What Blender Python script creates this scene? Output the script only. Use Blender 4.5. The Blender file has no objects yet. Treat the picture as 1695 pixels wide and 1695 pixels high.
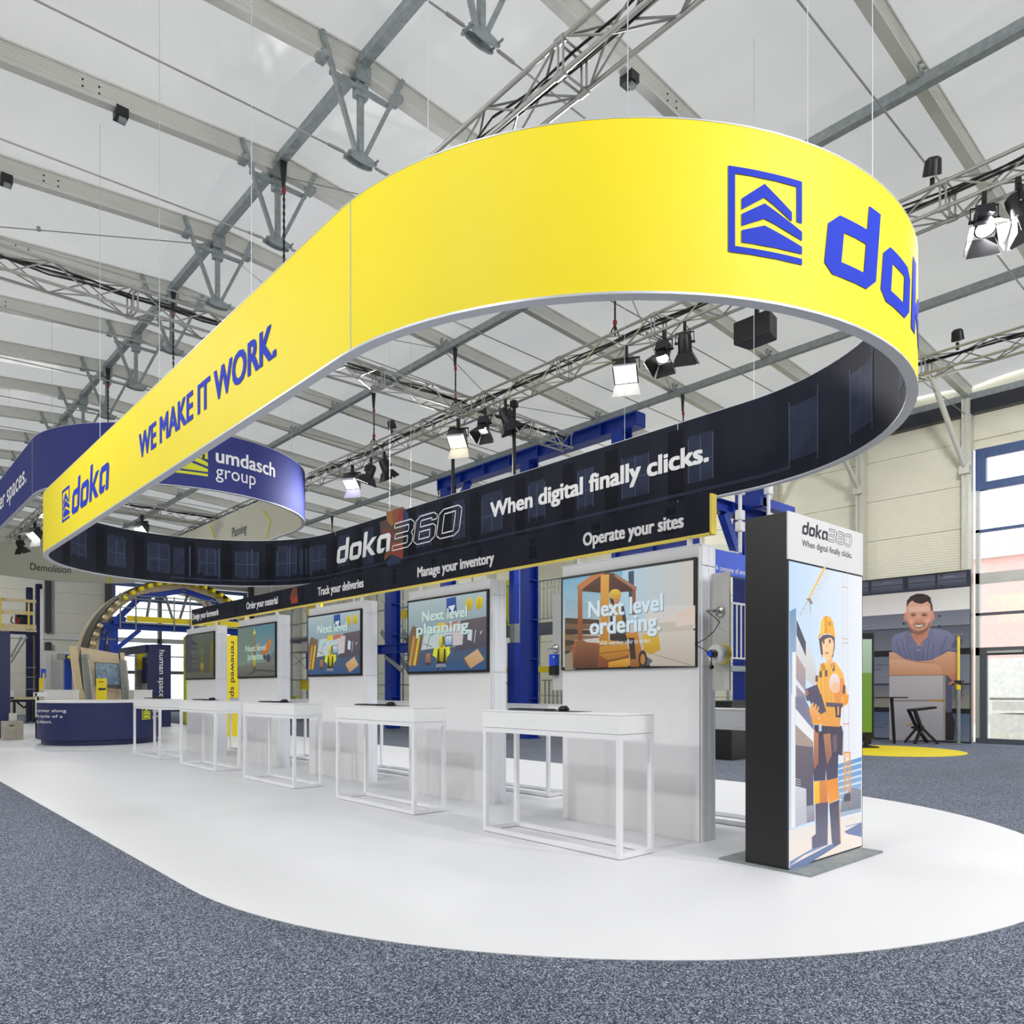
import bpy, bmesh, math, random
from mathutils import Vector, Matrix
from mathutils.geometry import tessellate_polygon
random.seed(7)
S = bpy.context.scene
COL = S.collection
PI = math.pi
# ------------------------------------------------------------------ camera, world, light, exposure
# world x: across the hall (towards the glazed long wall), y: along the row of display walls, z: up
EYE = 1.18
FPX = 1255.0
YAW = math.atan2(0.66501, 0.74683)
cam = bpy.data.cameras.new('camera')
cam_o = bpy.data.objects.new('camera', cam); COL.objects.link(cam_o)
cam_o.location = (0, 0, EYE); cam_o.rotation_euler = (PI / 2, 0, -YAW)
cam.sensor_width = 36; cam.lens = FPX / 1695 * 36
cam.shift_y = (1140 - 847.5) / 1695
cam.clip_start = 0.05; cam.clip_end = 400
S.camera = cam_o

W = bpy.data.worlds.new('sky'); S.world = W; W.use_nodes = True
bg = W.node_tree.nodes['Background']
bg.inputs['Color'].default_value = (0.93, 0.96, 1.0, 1); bg.inputs["Strength"].default_value = 2.6
S.view_settings.view_transform = 'Standard'; S.view_settings.look = 'None'
S.view_settings.gamma = 1; S.view_settings.use_curve_mapping = False
S.view_settings.exposure = -0.08

def area(name, loc, aim, power, size, color=(1, .985, .97)):
    l = bpy.data.lights.new(name, 'AREA'); l.energy = power; l.size = size; l.color = color; l.shape = 'DISK'
    o = bpy.data.objects.new(name, l); COL.objects.link(o); o.location = loc
    o.rotation_euler = (Vector(aim) - Vector(loc)).to_track_quat('-Z', 'Y').to_euler()
    return o
# lights of the rig lamps built further down, then added fill lights without housings
RIG_AND_FILL = [
    ((9.0, 7.55, 5.7), (4.5, 4.5, 1), 420), ((9.0, 11.8, 5.7), (3.5, 9.5, 1), 420),
    ((9.0, 15.9, 5.7), (4.5, 12.5, 1), 380), ((4.7, 26.9, 6.0), (4.0, 20.0, 0), 280),
    ((9.2, 2.6, 6.0), (2.6, 3.0, 1), 420), ((4.7, -1.5, 6.3), (3.5, 3.5, 1), 480),
    ((-0.5, 11.5, 6.3), (3.2, 8.0, 2), 260), ((-1.5, 3.0, 6.3), (3.0, 5.0, 2.6), 320),
    ((14.0, 12.0, 6.3), (18.0, 15.0, 1.5), 560), ((14.0, 22.0, 6.3), (15.5, 26.0, 1), 560),
    ((14.0, 4.0, 6.3), (17.5, 6.0, 1), 520),
    ((-4.6, 6.0, 5.3), (4.9, 7.0, 1.8), 470), ((-4.6, 13.0, 5.3), (4.9, 13.0, 1.8), 430), ((-4.6, 22.0, 6.3), (4.0, 26.0, 1.2), 520),  # added fill from the left for the display walls, no lamps modelled
    ((6.5, -4.0, 5.6), (5.0, 6.0, 1.4), 640), ((0.5, -5.0, 6.3), (5.0, 6.0, 1.6), 420), ((13.0, -3.0, 6.3), (15.0, 8.0, 1.5), 380), ((4.0, 34.6, 6.2), (5.0, 39.0, 2), 520),  # added fill from behind the camera and onto the end wall
]
for n_, (p_, t_, e_) in enumerate(RIG_AND_FILL):
    area("rig_fill_light", p_, t_, e_ * .33, 0.5)

# ------------------------------------------------------------------ sight lines measured on known planes
CB, SB = 0.66501, 0.74683
def _ray(x, y):
    u = (x - 847.5) / FPX; v = (1140 - y) / FPX
    return Vector((CB + u * SB, SB - u * CB, v))
def on_z(x, y, z=0.0):
    r = _ray(x, y); return Vector((0, 0, EYE)) + r * ((z - EYE) / r.z)
def on_x(x, y, b):
    r = _ray(x, y); return Vector((0, 0, EYE)) + r * (b / r.x)
def on_y(x, y, a):
    r = _ray(x, y); return Vector((0, 0, EYE)) + r * (a / r.y)

# ------------------------------------------------------------------ materials
def lin(c):
    if max(c) > 1.0: c = [k / 255 for k in c]
    return tuple(k / 12.92 if k <= .04045 else ((k + .055) / 1.055) ** 2.4 for k in c[:3])
MATS = {}
def mat(name, rgb, rough=.5, metal=0.0, noise=0.0, nscale=8.0, bump=0.0, bscale=60.0, spec=.5, stretch=None, emit=0.0, trans=0.0):
    if name in MATS: return MATS[name]
    m = bpy.data.materials.new(name); m.use_nodes = True; nt = m.node_tree; N = nt.nodes; L = nt.links
    p = N['Principled BSDF']; c = lin(rgb) + (1,)
    p.inputs['Base Color'].default_value = c; p.inputs['Roughness'].default_value = rough
    p.inputs['Metallic'].default_value = metal; p.inputs['Specular IOR Level'].default_value = spec
    tc = N.new('ShaderNodeTexCoord'); mp = N.new('ShaderNodeMapping'); L.new(tc.outputs['Object'], mp.inputs['Vector'])
    if stretch: mp.inputs['Scale'].default_value = stretch
    if noise > 0:
        t = N.new('ShaderNodeTexNoise'); t.inputs['Scale'].default_value = nscale; t.inputs['Detail'].default_value = 5
        L.new(mp.outputs['Vector'], t.inputs['Vector'])
        r = N.new('ShaderNodeMapRange'); r.inputs[1].default_value = .3; r.inputs[2].default_value = .7
        r.inputs[3].default_value = 1 - noise; r.inputs[4].default_value = 1 + noise
        L.new(t.outputs['Fac'], r.inputs[0])
        mx = N.new('ShaderNodeVectorMath'); mx.operation = 'SCALE'; mx.inputs[0].default_value = c[:3]
        L.new(r.outputs[0], mx.inputs['Scale']); L.new(mx.outputs[0], p.inputs['Base Color'])
    if bump > 0:
        t = N.new('ShaderNodeTexNoise'); t.inputs['Scale'].default_value = bscale; t.inputs['Detail'].default_value = 4
        L.new(mp.outputs['Vector'], t.inputs['Vector'])
        b = N.new('ShaderNodeBump'); b.inputs['Strength'].default_value = bump; b.inputs['Distance'].default_value = .01
        L.new(t.outputs['Fac'], b.inputs['Height']); L.new(b.outputs['Normal'], p.inputs['Normal'])
    if emit > 0:
        p.inputs['Emission Color'].default_value = c; p.inputs['Emission Strength'].default_value = emit
    MATS[name] = m; return m

mat('white_laminate', (238, 238, 240), .35, noise=.01)
mat('white_lacquer', (245, 246, 250), .3, noise=.01)
mat('white_edge', (244, 246, 253), .45, noise=.01)
mat('table_white', (247, 248, 250), .3, noise=.01)
mat('black_satin', (20, 20, 22), .4, noise=.15, nscale=40)
mat('black_plastic', (26, 27, 32), .35, noise=.05)
mat('dark_grey', (48, 50, 56), .45, noise=.05)
mat('banner_yellow', (252, 232, 28), .6, noise=.012, nscale=2, bump=.02, bscale=400)
mat('print_blue', (38, 62, 200), .7, spec=.2, noise=.01)
mat('silver', (208, 211, 220), .4, metal=.35, noise=.02)
mat('banner_navy', (62, 68, 136), .75, spec=.25, noise=.02, nscale=2)
mat('banner_cream', (222, 220, 204), .6, noise=.01)
mat('print_white', (253, 253, 255), .5, noise=.005)
mat('print_dark', (40, 44, 58), .5, noise=.02)
mat('lime_print', (222, 228, 40), .5, noise=.02)
mat('night_print', (38, 40, 52), .75, spec=.2, noise=.25, nscale=3, stretch=(1, 1, .3))
mat('sign_yellow', (250, 226, 90), .5, noise=.02)
mat('yellow', (250, 226, 30), .45, noise=.03)
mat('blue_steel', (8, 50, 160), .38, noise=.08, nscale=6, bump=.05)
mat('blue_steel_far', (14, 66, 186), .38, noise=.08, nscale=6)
mat('navy_panel', (34, 42, 92), .4, noise=.03)
mat('galvanised', (146, 154, 156), .5, metal=.2, noise=.16, nscale=14, bump=.06)
mat('alu_beam', (206, 206, 200), .42, metal=.3, noise=.04, nscale=3, stretch=(1, 1, 12))
mat('truss_alu', (176, 176, 172), .32, metal=.55, noise=.06)
mat('steel_rod', (160, 160, 158), .35, metal=.6, noise=.05)
mat('chain_black', (30, 30, 32), .5, noise=.1)
mat('chain_red', (140, 30, 30), .5, noise=.1)
mat('wall_panel', (226, 224, 205), .5, noise=.02, nscale=2)
mat('wall_dim', (166, 166, 154), .55, noise=.03, nscale=2)  # end wall backing, dimness mixed into the colour
mat('column_alu', (208, 208, 200), .4, metal=.25, noise=.03)
mat('dark_rail', (34, 36, 46), .4, noise=.08)
mat('frame_dark', (92, 98, 108), .4, metal=.2, noise=.05)
mat('frame_blue', (66, 88, 132), .4, metal=.15, noise=.05)
mat('frame_light', (190, 192, 190), .4, metal=.2, noise=.03)
mat('plywood', (238, 220, 188), .55, noise=.09, nscale=5, stretch=(1, 1, 8), bump=.05)
mat('timber', (236, 216, 174), .6, noise=.12, nscale=4, stretch=(1, 8, 8), bump=.08)
mat('shell_dark', (62, 60, 54), .5, noise=.1)
mat('concrete', (176, 170, 158), .8, noise=.12, nscale=7, bump=.25, bscale=40)
mat('concrete_pale', (214, 210, 202), .8, noise=.06, nscale=7, bump=.15, bscale=40)
mat('grey_board', (202, 202, 200), .5, noise=.02)
mat('chrome', (200, 200, 200), .2, metal=.9, noise=.05)
mat('device_blue', (24, 76, 214), .35, noise=.04)
mat('outside_ground', (214, 212, 206), .9, noise=.05)
mat('outside_red', (250, 196, 190), .8, noise=.06)
mat('outside_grey', (214, 212, 208), .8, noise=.1)
mat('acrylic_white', (236, 236, 238), .25, noise=.01)
mat('lamp_white', (255, 250, 235), .5, emit=5.0)
mat('lamp_warm', (255, 232, 170), .5, emit=5.0)
mat('lamp_violet', (226, 214, 255), .5, emit=5.0)
mat('barn_white', (226, 228, 236), .5, noise=.02)
mat('lens_grey', (120, 124, 132), .15, metal=.3)

def carpet():
    m = bpy.data.materials.new('carpet'); m.use_nodes = True; N = m.node_tree.nodes; L = m.node_tree.links
    p = N['Principled BSDF']; p.inputs['Roughness'].default_value = .95; p.inputs['Specular IOR Level'].default_value = .25
    tc = N.new('ShaderNodeTexCoord')
    a = N.new('ShaderNodeTexVoronoi'); a.inputs['Scale'].default_value = 180; sepc = N.new('ShaderNodeSeparateColor'); L.new(a.outputs['Color'], sepc.inputs[0])
    b = N.new('ShaderNodeTexNoise'); b.inputs['Scale'].default_value = 1.1; b.inputs['Detail'].default_value = 4
    for t in (a, b): L.new(tc.outputs['Object'], t.inputs['Vector'])
    r = N.new('ShaderNodeValToRGB'); e = r.color_ramp.elements
    e[0].position = .0; e[0].color = lin((34, 38, 52)) + (1,); e[1].position = 1; e[1].color = lin((180, 188, 204)) + (1,)
    k = e.new(.6); k.color = lin((90, 97, 113)) + (1,)
    L.new(sepc.outputs[0], r.inputs['Fac'])
    mr = N.new('ShaderNodeMapRange'); mr.inputs[1].default_value = .3; mr.inputs[2].default_value = .7; mr.inputs[3].default_value = .92; mr.inputs[4].default_value = 1.08
    L.new(b.outputs['Fac'], mr.inputs[0])
    v = N.new('ShaderNodeVectorMath'); v.operation = 'SCALE'; L.new(r.outputs['Color'], v.inputs[0]); L.new(mr.outputs[0], v.inputs['Scale'])
    L.new(v.outputs[0], p.inputs['Base Color'])
    bu = N.new('ShaderNodeBump'); bu.inputs['Strength'].default_value = .2; bu.inputs['Distance'].default_value = .002
    L.new(sepc.outputs[0], bu.inputs['Height']); L.new(bu.outputs['Normal'], p.inputs['Normal'])
    MATS['carpet'] = m
carpet()
def vinyl():
    m = mat('vinyl', (231, 232, 236), .46, noise=.012, nscale=.8, bump=.015, bscale=3)
vinyl()
def membrane():
    m = bpy.data.materials.new('roof_membrane'); m.use_nodes = True; N = m.node_tree.nodes; L = m.node_tree.links
    N.remove(N['Principled BSDF']); out = N['Material Output']
    d = N.new('ShaderNodeBsdfDiffuse'); d.inputs['Color'].default_value = (.56, .555, .53, 1)
    t = N.new('ShaderNodeBsdfTranslucent'); t.inputs['Color'].default_value = (.9, .9, .88, 1)
    g = N.new('ShaderNodeBsdfGlossy'); g.inputs['Roughness'].default_value = .32; g.inputs['Color'].default_value = (.8, .8, .78, 1)
    mx = N.new('ShaderNodeMixShader'); mx.inputs[0].default_value = MEMB
    L.new(d.outputs[0], mx.inputs[1]); L.new(t.outputs[0], mx.inputs[2])
    m2 = N.new('ShaderNodeMixShader'); m2.inputs[0].default_value = .12
    L.new(mx.outputs[0], m2.inputs[1]); L.new(g.outputs[0], m2.inputs[2])
    tc = N.new('ShaderNodeTexCoord')
    n = N.new('ShaderNodeTexNoise'); n.inputs['Scale'].default_value = .55; n.inputs['Detail'].default_value = 2
    mp = N.new('ShaderNodeMapping'); mp.inputs['Scale'].default_value = (1.6, .5, 1)
    L.new(tc.outputs['Object'], mp.inputs['Vector']); L.new(mp.outputs['Vector'], n.inputs['Vector'])
    b = N.new('ShaderNodeBump'); b.inputs['Strength'].default_value = .6; b.inputs['Distance'].default_value = .35
    L.new(n.outputs['Fac'], b.inputs['Height'])
    for s in (d, g): L.new(b.outputs['Normal'], s.inputs['Normal'])
    L.new(m2.outputs[0], out.inputs['Surface']); MATS['roof_membrane'] = m
MEMB = 0.2
membrane()
def glass():
    m = bpy.data.materials.new('glass'); m.use_nodes = True; N = m.node_tree.nodes; L = m.node_tree.links
    N.remove(N['Principled BSDF']); out = N['Material Output']
    t = N.new('ShaderNodeBsdfTransparent'); t.inputs['Color'].default_value = (.95, .97, .98, 1)
    g = N.new('ShaderNodeBsdfGlossy'); g.inputs['Roughness'].default_value = .03
    mx = N.new('ShaderNodeMixShader'); mx.inputs[0].default_value = .05
    L.new(t.outputs[0], mx.inputs[1]); L.new(g.outputs[0], mx.inputs[2]); L.new(mx.outputs[0], out.inputs['Surface'])
    MATS['glass'] = m
glass()
def ribbed(name, rgb, scale, strength=.5):
    m = bpy.data.materials.new(name); m.use_nodes = True; N = m.node_tree.nodes; L = m.node_tree.links
    p = N['Principled BSDF']; p.inputs['Base Color'].default_value = lin(rgb) + (1,); p.inputs['Roughness'].default_value = .5
    tc = N.new('ShaderNodeTexCoord'); w = N.new('ShaderNodeTexWave'); w.bands_direction = 'Z'; w.inputs['Scale'].default_value = scale
    L.new(tc.outputs['Object'], w.inputs['Vector'])
    b = N.new('ShaderNodeBump'); b.inputs['Strength'].default_value = strength; b.inputs['Distance'].default_value = .01
    L.new(w.outputs['Fac'], b.inputs['Height']); L.new(b.outputs['Normal'], p.inputs['Normal']); MATS[name] = m
ribbed('sandwich_panel', (226, 224, 206), 5.5)
ribbed('sandwich_dim', (196, 195, 184), 5.5)  # end wall copy of the panel, its dimness put into the colour
def printed(name, emit):
    m = bpy.data.materials.new(name); m.use_nodes = True; N = m.node_tree.nodes; L = m.node_tree.links
    p = N['Principled BSDF']; a = N.new('ShaderNodeAttribute'); a.attribute_name = 'ink'
    if emit > 0:
        p.inputs['Base Color'].default_value = (.01, .01, .01, 1); p.inputs['Roughness'].default_value = .35
        L.new(a.outputs['Color'], p.inputs['Emission Color']); p.inputs['Emission Strength'].default_value = emit
    else:
        L.new(a.outputs['Color'], p.inputs['Base Color']); p.inputs['Roughness'].default_value = .5
    MATS[name] = m
printed('print_ink', 0); printed('screen_image', .82); printed('lightbox_image', 1.05)

# ------------------------------------------------------------------ mesh building
ORG = {}
def setp(o, label=None, cat=None, group=None, kind=None):
    for k, v in (('label', label), ('category', cat), ('group', group), ('kind', kind)):
        if v: o[k] = v
    return o
def thing(name, loc, label, cat, group=None):
    o = bpy.data.objects.new(name, None); COL.objects.link(o); o.location = loc; o.empty_display_size = .1
    ORG[o.name] = Vector(loc); return setp(o, label, cat, group)
class MB:
    def __init__(s): s.V = []; s.F = []; s.C = []
    def add(s, vs, fs, col=None):
        n = len(s.V); s.V += [Vector(v) for v in vs]; s.F += [tuple(i + n for i in f) for f in fs]
        if col is not None: s.C += (col if isinstance(col, list) else [col] * len(vs))
        return s
    def box(s, x0, x1, y0, y1, z0, z1):
        return s.add([(x0, y0, z0), (x1, y0, z0), (x1, y1, z0), (x0, y1, z0), (x0, y0, z1), (x1, y0, z1), (x1, y1, z1), (x0, y1, z1)],
                     [(3, 2, 1, 0), (4, 5, 6, 7), (0, 1, 5, 4), (1, 2, 6, 5), (2, 3, 7, 6), (3, 0, 4, 7)])
    def beam(s, p0, p1, w, h, up=(0, 0, 1)):
        p0, p1 = Vector(p0), Vector(p1); d = (p1 - p0).normalized(); up = Vector(up)
        if abs(d.dot(up)) > .98: up = Vector((1, 0, 0))
        sd = d.cross(up).normalized() * w / 2; u = sd.cross(d).normalized() * h / 2
        vs = [p + a * sd + b * u for p in (p0, p1) for a, b in ((-1, -1), (1, -1), (1, 1), (-1, 1))]
        return s.add(vs, [(0, 1, 2, 3), (7, 6, 5, 4), (0, 4, 5, 1), (1, 5, 6, 2), (2, 6, 7, 3), (3, 7, 4, 0)])
    def tube(s, p0, p1, r, n=8, r1=None, cap=True):
        p0, p1 = Vector(p0), Vector(p1); d = (p1 - p0).normalized(); r1 = r if r1 is None else r1
        a = d.orthogonal().normalized(); b = d.cross(a); vs = []
        for p, q in ((p0, r), (p1, r1)):
            vs += [p + (a * math.cos(2 * PI * i / n) + b * math.sin(2 * PI * i / n)) * q for i in range(n)]
        fs = [(i, (i + 1) % n, n + (i + 1) % n, n + i) for i in range(n)]
        if cap: fs += [tuple(range(n - 1, -1, -1)), tuple(range(n, 2 * n))]
        return s.add(vs, fs)
    def path(s, pts, r, n=6):
        for a, b in zip(pts, pts[1:]): s.tube(a, b, r, n)
        return s
    def lathe(s, prof, n=24, c=(0, 0, 0), axis='z'):
        vs = []
        for r, z in prof:
            for i in range(n):
                t = 2 * PI * i / n; x, y = r * math.cos(t), r * math.sin(t)
                vs.append({'z': (x, y, z), 'x': (z, x, y), 'y': (x, z, y)}[axis])
        vs = [Vector(v) + Vector(c) for v in vs]
        fs = [(j * n + i, j * n + (i + 1) % n, (j + 1) * n + (i + 1) % n, (j + 1) * n + i) for j in range(len(prof) - 1) for i in range(n)]
        fs += [tuple(range(n - 1, -1, -1)), tuple((len(prof) - 1) * n + i for i in range(n))]
        return s.add(vs, fs)
    def ball(s, c, r, n=12, m=8, sz=(1, 1, 1)):
        vs = []; c = Vector(c)
        for j in range(m + 1):
            p = PI * j / m
            for i in range(n):
                t = 2 * PI * i / n
                vs.append(c + Vector((r * sz[0] * math.sin(p) * math.cos(t), r * sz[1] * math.sin(p) * math.sin(t), r * sz[2] * math.cos(p))))
        return s.add(vs, [(j * n + i, (j + 1) * n + i, (j + 1) * n + (i + 1) % n, j * n + (i + 1) % n) for j in range(m) for i in range(n)])
    def prism(s, pts, ext):
        """closed outline of 3D points pushed along ext"""
        pts = [Vector(p) for p in pts]; e = Vector(ext); n = len(pts)
        vs = pts + [p + e for p in pts]
        tr = tessellate_polygon([pts])
        fs = [tuple(t) for t in tr] + [tuple(i + n for i in reversed(t)) for t in tr] + [(i, (i + 1) % n, n + (i + 1) % n, n + i) for i in range(n)]
        return s.add(vs, fs)
    def cut(s, loops, f, step=None, off=0):
        """flat print: outer loop + holes in 2D, mapped to 3D by f(u,v)"""
        loops = [[Vector((p[0], p[1], 0)) for p in lo] for lo in loops]
        flat = [p for lo in loops for p in lo]; tr = tessellate_polygon(loops)
        vs, fs = flat, [tuple(t) for t in tr]
        if step: vs, fs = slice_mesh(vs, fs, step)
        return s.add([f(v[0], v[1]) for v in vs], fs)
    def build(s, name, m, parent=None, label=None, cat=None, group=None, kind=None, smooth=False, bevel=0, origin=None, ink=False):
        me = bpy.data.meshes.new(name)
        if parent is not None: org = ORG[parent.name]
        elif origin is not None: org = Vector(origin)
        else:
            xs = [v.x for v in s.V]; ys = [v.y for v in s.V]; zs = [v.z for v in s.V]
            org = Vector(((min(xs) + max(xs)) / 2, (min(ys) + max(ys)) / 2, min(zs)))
        me.from_pydata([v - org for v in s.V], [], s.F); me.update()
        me.materials.append(MATS[m])
        if s.C:
            at = me.color_attributes.new('ink', 'FLOAT_COLOR', 'POINT')
            for i, c in enumerate(s.C): at.data[i].color = (c[0], c[1], c[2], 1)
        bm = bmesh.new(); bm.from_mesh(me)
        if not s.C: bmesh.ops.recalc_face_normals(bm, faces=bm.faces)
        bm.to_mesh(me); bm.free()
        if smooth:
            me.polygons.foreach_set('use_smooth', [True] * len(me.polygons))
            me.set_sharp_from_angle(angle=math.radians(38))
        o = bpy.data.objects.new(name, me); COL.objects.link(o)
        if parent is not None: o.parent = parent
        else: o.location = org
        ORG[o.name] = org
        if bevel:
            b = o.modifiers.new('edge', 'BEVEL'); b.width = bevel; b.segments = 2; b.limit_method = 'ANGLE'
        return setp(o, label, cat, group, kind)
def dup(root, loc=None, rot=None, label=None, group=None):
    def cp(o, par):
        c = o.copy(); COL.objects.link(c)
        if par is not None: c.parent = par
        for ch in list(o.children): cp(ch, c)
        return c
    r = cp(root, None)
    if loc is not None: r.location = loc
    if rot is not None: r.rotation_euler = rot
    if label: r['label'] = label
    if group: r['group'] = group
    ORG[r.name] = Vector(r.location)
    return r
def slice_mesh(vs, fs, step):
    bm = bmesh.new(); bv = [bm.verts.new(v) for v in vs]
    for f in fs:
        try: bm.faces.new([bv[i] for i in f])
        except ValueError: pass
    x0 = min(v[0] for v in vs); x1 = max(v[0] for v in vs); x = x0 + step
    while x < x1:
        bmesh.ops.bisect_plane(bm, geom=bm.verts[:] + bm.edges[:] + bm.faces[:], plane_co=(x, 0, 0), plane_no=(1, 0, 0)); x += step
    bm.verts.index_update(); out = [v.co.copy() for v in bm.verts], [tuple(v.index for v in f.verts) for f in bm.faces]
    bm.free(); return out

# lettering ---------------------------------------------------------
_G = {}
def glyphs(txt, bold=0.0, gap=1.0):
    k = (txt, bold, gap)
    if k in _G: return _G[k]
    cu = bpy.data.curves.new('t', 'FONT'); cu.body = txt; cu.size = 1; cu.offset = bold; cu.resolution_u = 3; cu.space_character = gap; cu.fill_mode = 'FRONT'
    o = bpy.data.objects.new('t', cu); COL.objects.link(o)
    dg = bpy.context.evaluated_depsgraph_get(); ev = o.evaluated_get(dg); me = ev.to_mesh()
    vs = [v.co.copy() for v in me.vertices]; fs = [tuple(p.vertices) for p in me.polygons]
    ev.to_mesh_clear(); bpy.data.objects.remove(o); bpy.data.curves.remove(cu)
    x0 = min(v.x for v in vs); x1 = max(v.x for v in vs)
    _G[k] = ([(v.x - x0, v.y) for v in vs], fs, x1 - x0); return _G[k]
CAPH = {}
def caph(bold):
    if bold not in CAPH: CAPH[bold] = max(v[1] for v in glyphs('H', bold)[0])
    return CAPH[bold]
def letters(mb, txt, f, width, cap, bold=0.0, gap=1.0, step=None, col=None):
    """f(u,v): u 0..width along the line, v height above the base line"""
    b0 = 0.0; e = bold * cap * .95; ey = e * .55       # heavier faces: the outline spread by four small shifts
    vs, fs, w = glyphs(txt, b0, gap); k = (width - 2 * e) / w; q = (cap - 2 * ey) / caph(b0)
    vs = [Vector((v[0] * k + e, v[1] * q + ey, 0)) for v in vs]
    if step: vs, fs = slice_mesh(vs, fs, step)
    for i, (dx, dy) in enumerate(((-e, -ey), (e, -ey), (e, ey), (-e, ey), (0, 0)) if e > 0 else ((0, 0),)):
        ps = []
        for v in vs:
            p = f(v[0] + dx, v[1] + dy); nr = (f(v[0] + dx + .01, v[1] + dy) - p).cross(f(v[0] + dx, v[1] + dy + .01) - p).normalized(); ps.append(p + nr * (.0002 * i))
        mb.add(ps, fs, col)
    return mb
SH = .12
GL = {
 'd': [[(0, .15), (0, .80), (.18, 1), (.72, 1), (.72, 1.42), (1, 1.42), (1, .22), (.8, 0), (.15, 0)], [(.28, .25), (.72, .25), (.72, .75), (.28, .75)]],
 'o': [[(0, .15), (0, .80), (.18, 1), (.85, 1), (1, .85), (1, .22), (.8, 0), (.15, 0)], [(.28, .25), (.72, .25), (.72, .75), (.28, .75)]],
 'k': [[(0, 0), (0, 1.42), (.28, 1.42), (.28, .60), (.68, 1), (1.04, 1), (.56, .52), (1.05, 0), (.70, 0), (.28, .46), (.28, 0)]],
 'a': [[(0, .15), (0, .80), (.18, 1), (.85, 1), (1, .85), (1, 0), (.72, 0), (.72, .75), (.28, .75), (.28, .25), (.66, .25), (.5, 0), (.15, 0)]],
}
DG = {
 '3': [[(0, 1.42), (.85, 1.42), (1.05, 1.22), (1.05, .9), (.95, .73), (1.05, .56), (1.05, .2), (.85, 0), (0, 0), (0, .24), (.78, .24), (.78, .6), (.08, .6), (.08, .84), (.78, .84), (.78, 1.18), (0, 1.18)]],
 '6': [[(.2, 1.42), (.88, 1.42), (1.05, 1.24), (1.05, 1.06), (.8, 1.06), (.8, 1.18), (.26, 1.18), (.26, .86), (.9, .86), (1.05, .7), (1.05, .2), (.85, 0), (.2, 0), (0, .2), (0, 1.22)], [(.26, .24), (.78, .24), (.78, .62), (.26, .62)]],
 '0': [[(.2, 1.42), (.88, 1.42), (1.05, 1.22), (1.05, .2), (.85, 0), (.2, 0), (0, .2), (0, 1.22)], [(.26, .24), (.78, .24), (.78, 1.18), (.26, 1.18)]],
}
def wordmark(mb, txt, f, xh, sx=1.0, step=None, sh=SH, line=None):
    """the squared lettering; f(u,v); xh = x height in metres; line = outline thickness for the open digits"""
    x = 0
    for ch in txt:
        if ch in GL:
            lo = [[((p[0] + sh * p[1] + x) * xh * sx, p[1] * xh) for p in l] for l in GL[ch]]
            mb.cut(lo, f, step)
        else:
            for l in DG[ch]:
                pts = [Vector(((p[0] + sh * p[1] + x) * xh * sx, p[1] * xh, 0)) for p in l]; n = len(pts)
                for i in range(n):
                    a, b = pts[i], pts[(i + 1) % n]; d = (b - a).normalized(); q = Vector((-d.y, d.x, 0)) * line / 2; e = d * line * .4
                    mb.cut([[a - e - q, b + e - q, b + e + q, a - e + q]], f, None)
        x += 1.13
    return x
def emblem(mb, f, w, h, step=None, flip=False):
    P = [
      [(0, 0), (0, 1), (1, 1), (1, .50), (.92, .50), (.92, .92), (.085, .92), (.085, .075), (1, .075), (1, 0)],
      [(.17, .51), (.17, .64), (.47, .86), (.85, .60), (.85, .49), (.47, .70)],
      [(.17, .32), (.17, .46), (.47, .63), (1, .40), (1, .29), (.47, .45)],
      [(.17, .13), (.17, .27), (.47, .37), (1, .22), (1, .13)],
    ]
    for p in P: mb.cut([[(x * w, y * h) for x, y in p]], f, step)

# flat pictures -----------------------------------------------------
class Pic:
    """a flat printed or lit picture: coloured shapes on one plane, each a hair in front of the last"""
    def __init__(s, where, nrm, d0=.002, dd=.0005):
        s.mb = MB(); s.w = where; s.n = Vector(nrm); s.d = d0; s.dd = dd
    def poly(s, pts, c0, c1=None, horiz=False):
        c0 = lin(c0); c1 = lin(c1) if c1 else c0
        ps = [s.w(*p) for p in pts]; q = [Vector((p[0], p[1], 0)) for p in pts]
        key = [p.z for p in ps] if not horiz else [p[0] for p in pts]
        lo, hi = min(key), max(key); span = (hi - lo) or 1
        cols = []
        for k in key:
            t = (k - lo) / span
            if not horiz: t = 1 - t
            cols.append(tuple(c0[i] * (1 - t) + c1[i] * t for i in range(3)))
        tr = tessellate_polygon([q])
        s.mb.add([p + s.n * s.d for p in ps], [tuple(t) for t in tr], cols); s.d += s.dd
        return s
    def oval(s, cx, cy, rx, ry, c0, c1=None, n=20, rot=0, a0=0, a1=2 * PI):
        pts = []
        for i in range(n):
            t = a0 + (a1 - a0) * i / (n if abs(a1 - a0) > 6.2 else n - 1)
            x, y = rx * math.cos(t), ry * math.sin(t)
            pts.append((cx + x * math.cos(rot) - y * math.sin(rot), cy + x * math.sin(rot) + y * math.cos(rot)))
        return s.poly(pts, c0, c1)
    def line(s, pts, w, c):
        for a, b in zip(pts, pts[1:]):
            dx, dy = b[0] - a[0], b[1] - a[1]; l = math.hypot(dx, dy) or 1; nx, ny = -dy / l * w / 2, dx / l * w / 2
            s.poly([(a[0] - nx, a[1] - ny), (b[0] - nx, b[1] - ny), (b[0] + nx, b[1] + ny), (a[0] + nx, a[1] + ny)], c); s.d -= s.dd * .9
        s.d += s.dd; return s
    def text(s, txt, f, width, cap, bold, c):
        letters(s.mb, txt, lambda u, v: f(u, v) + s.n * s.d, width, cap, bold, col=lin(c)); s.d += s.dd; return s
    def build(s, name, m, parent, **k): return s.mb.build(name, m, parent, **k)
def crop(x0, y0, k): return lambda x, y: (x0 + x * k, y0 + y * k)

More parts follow.
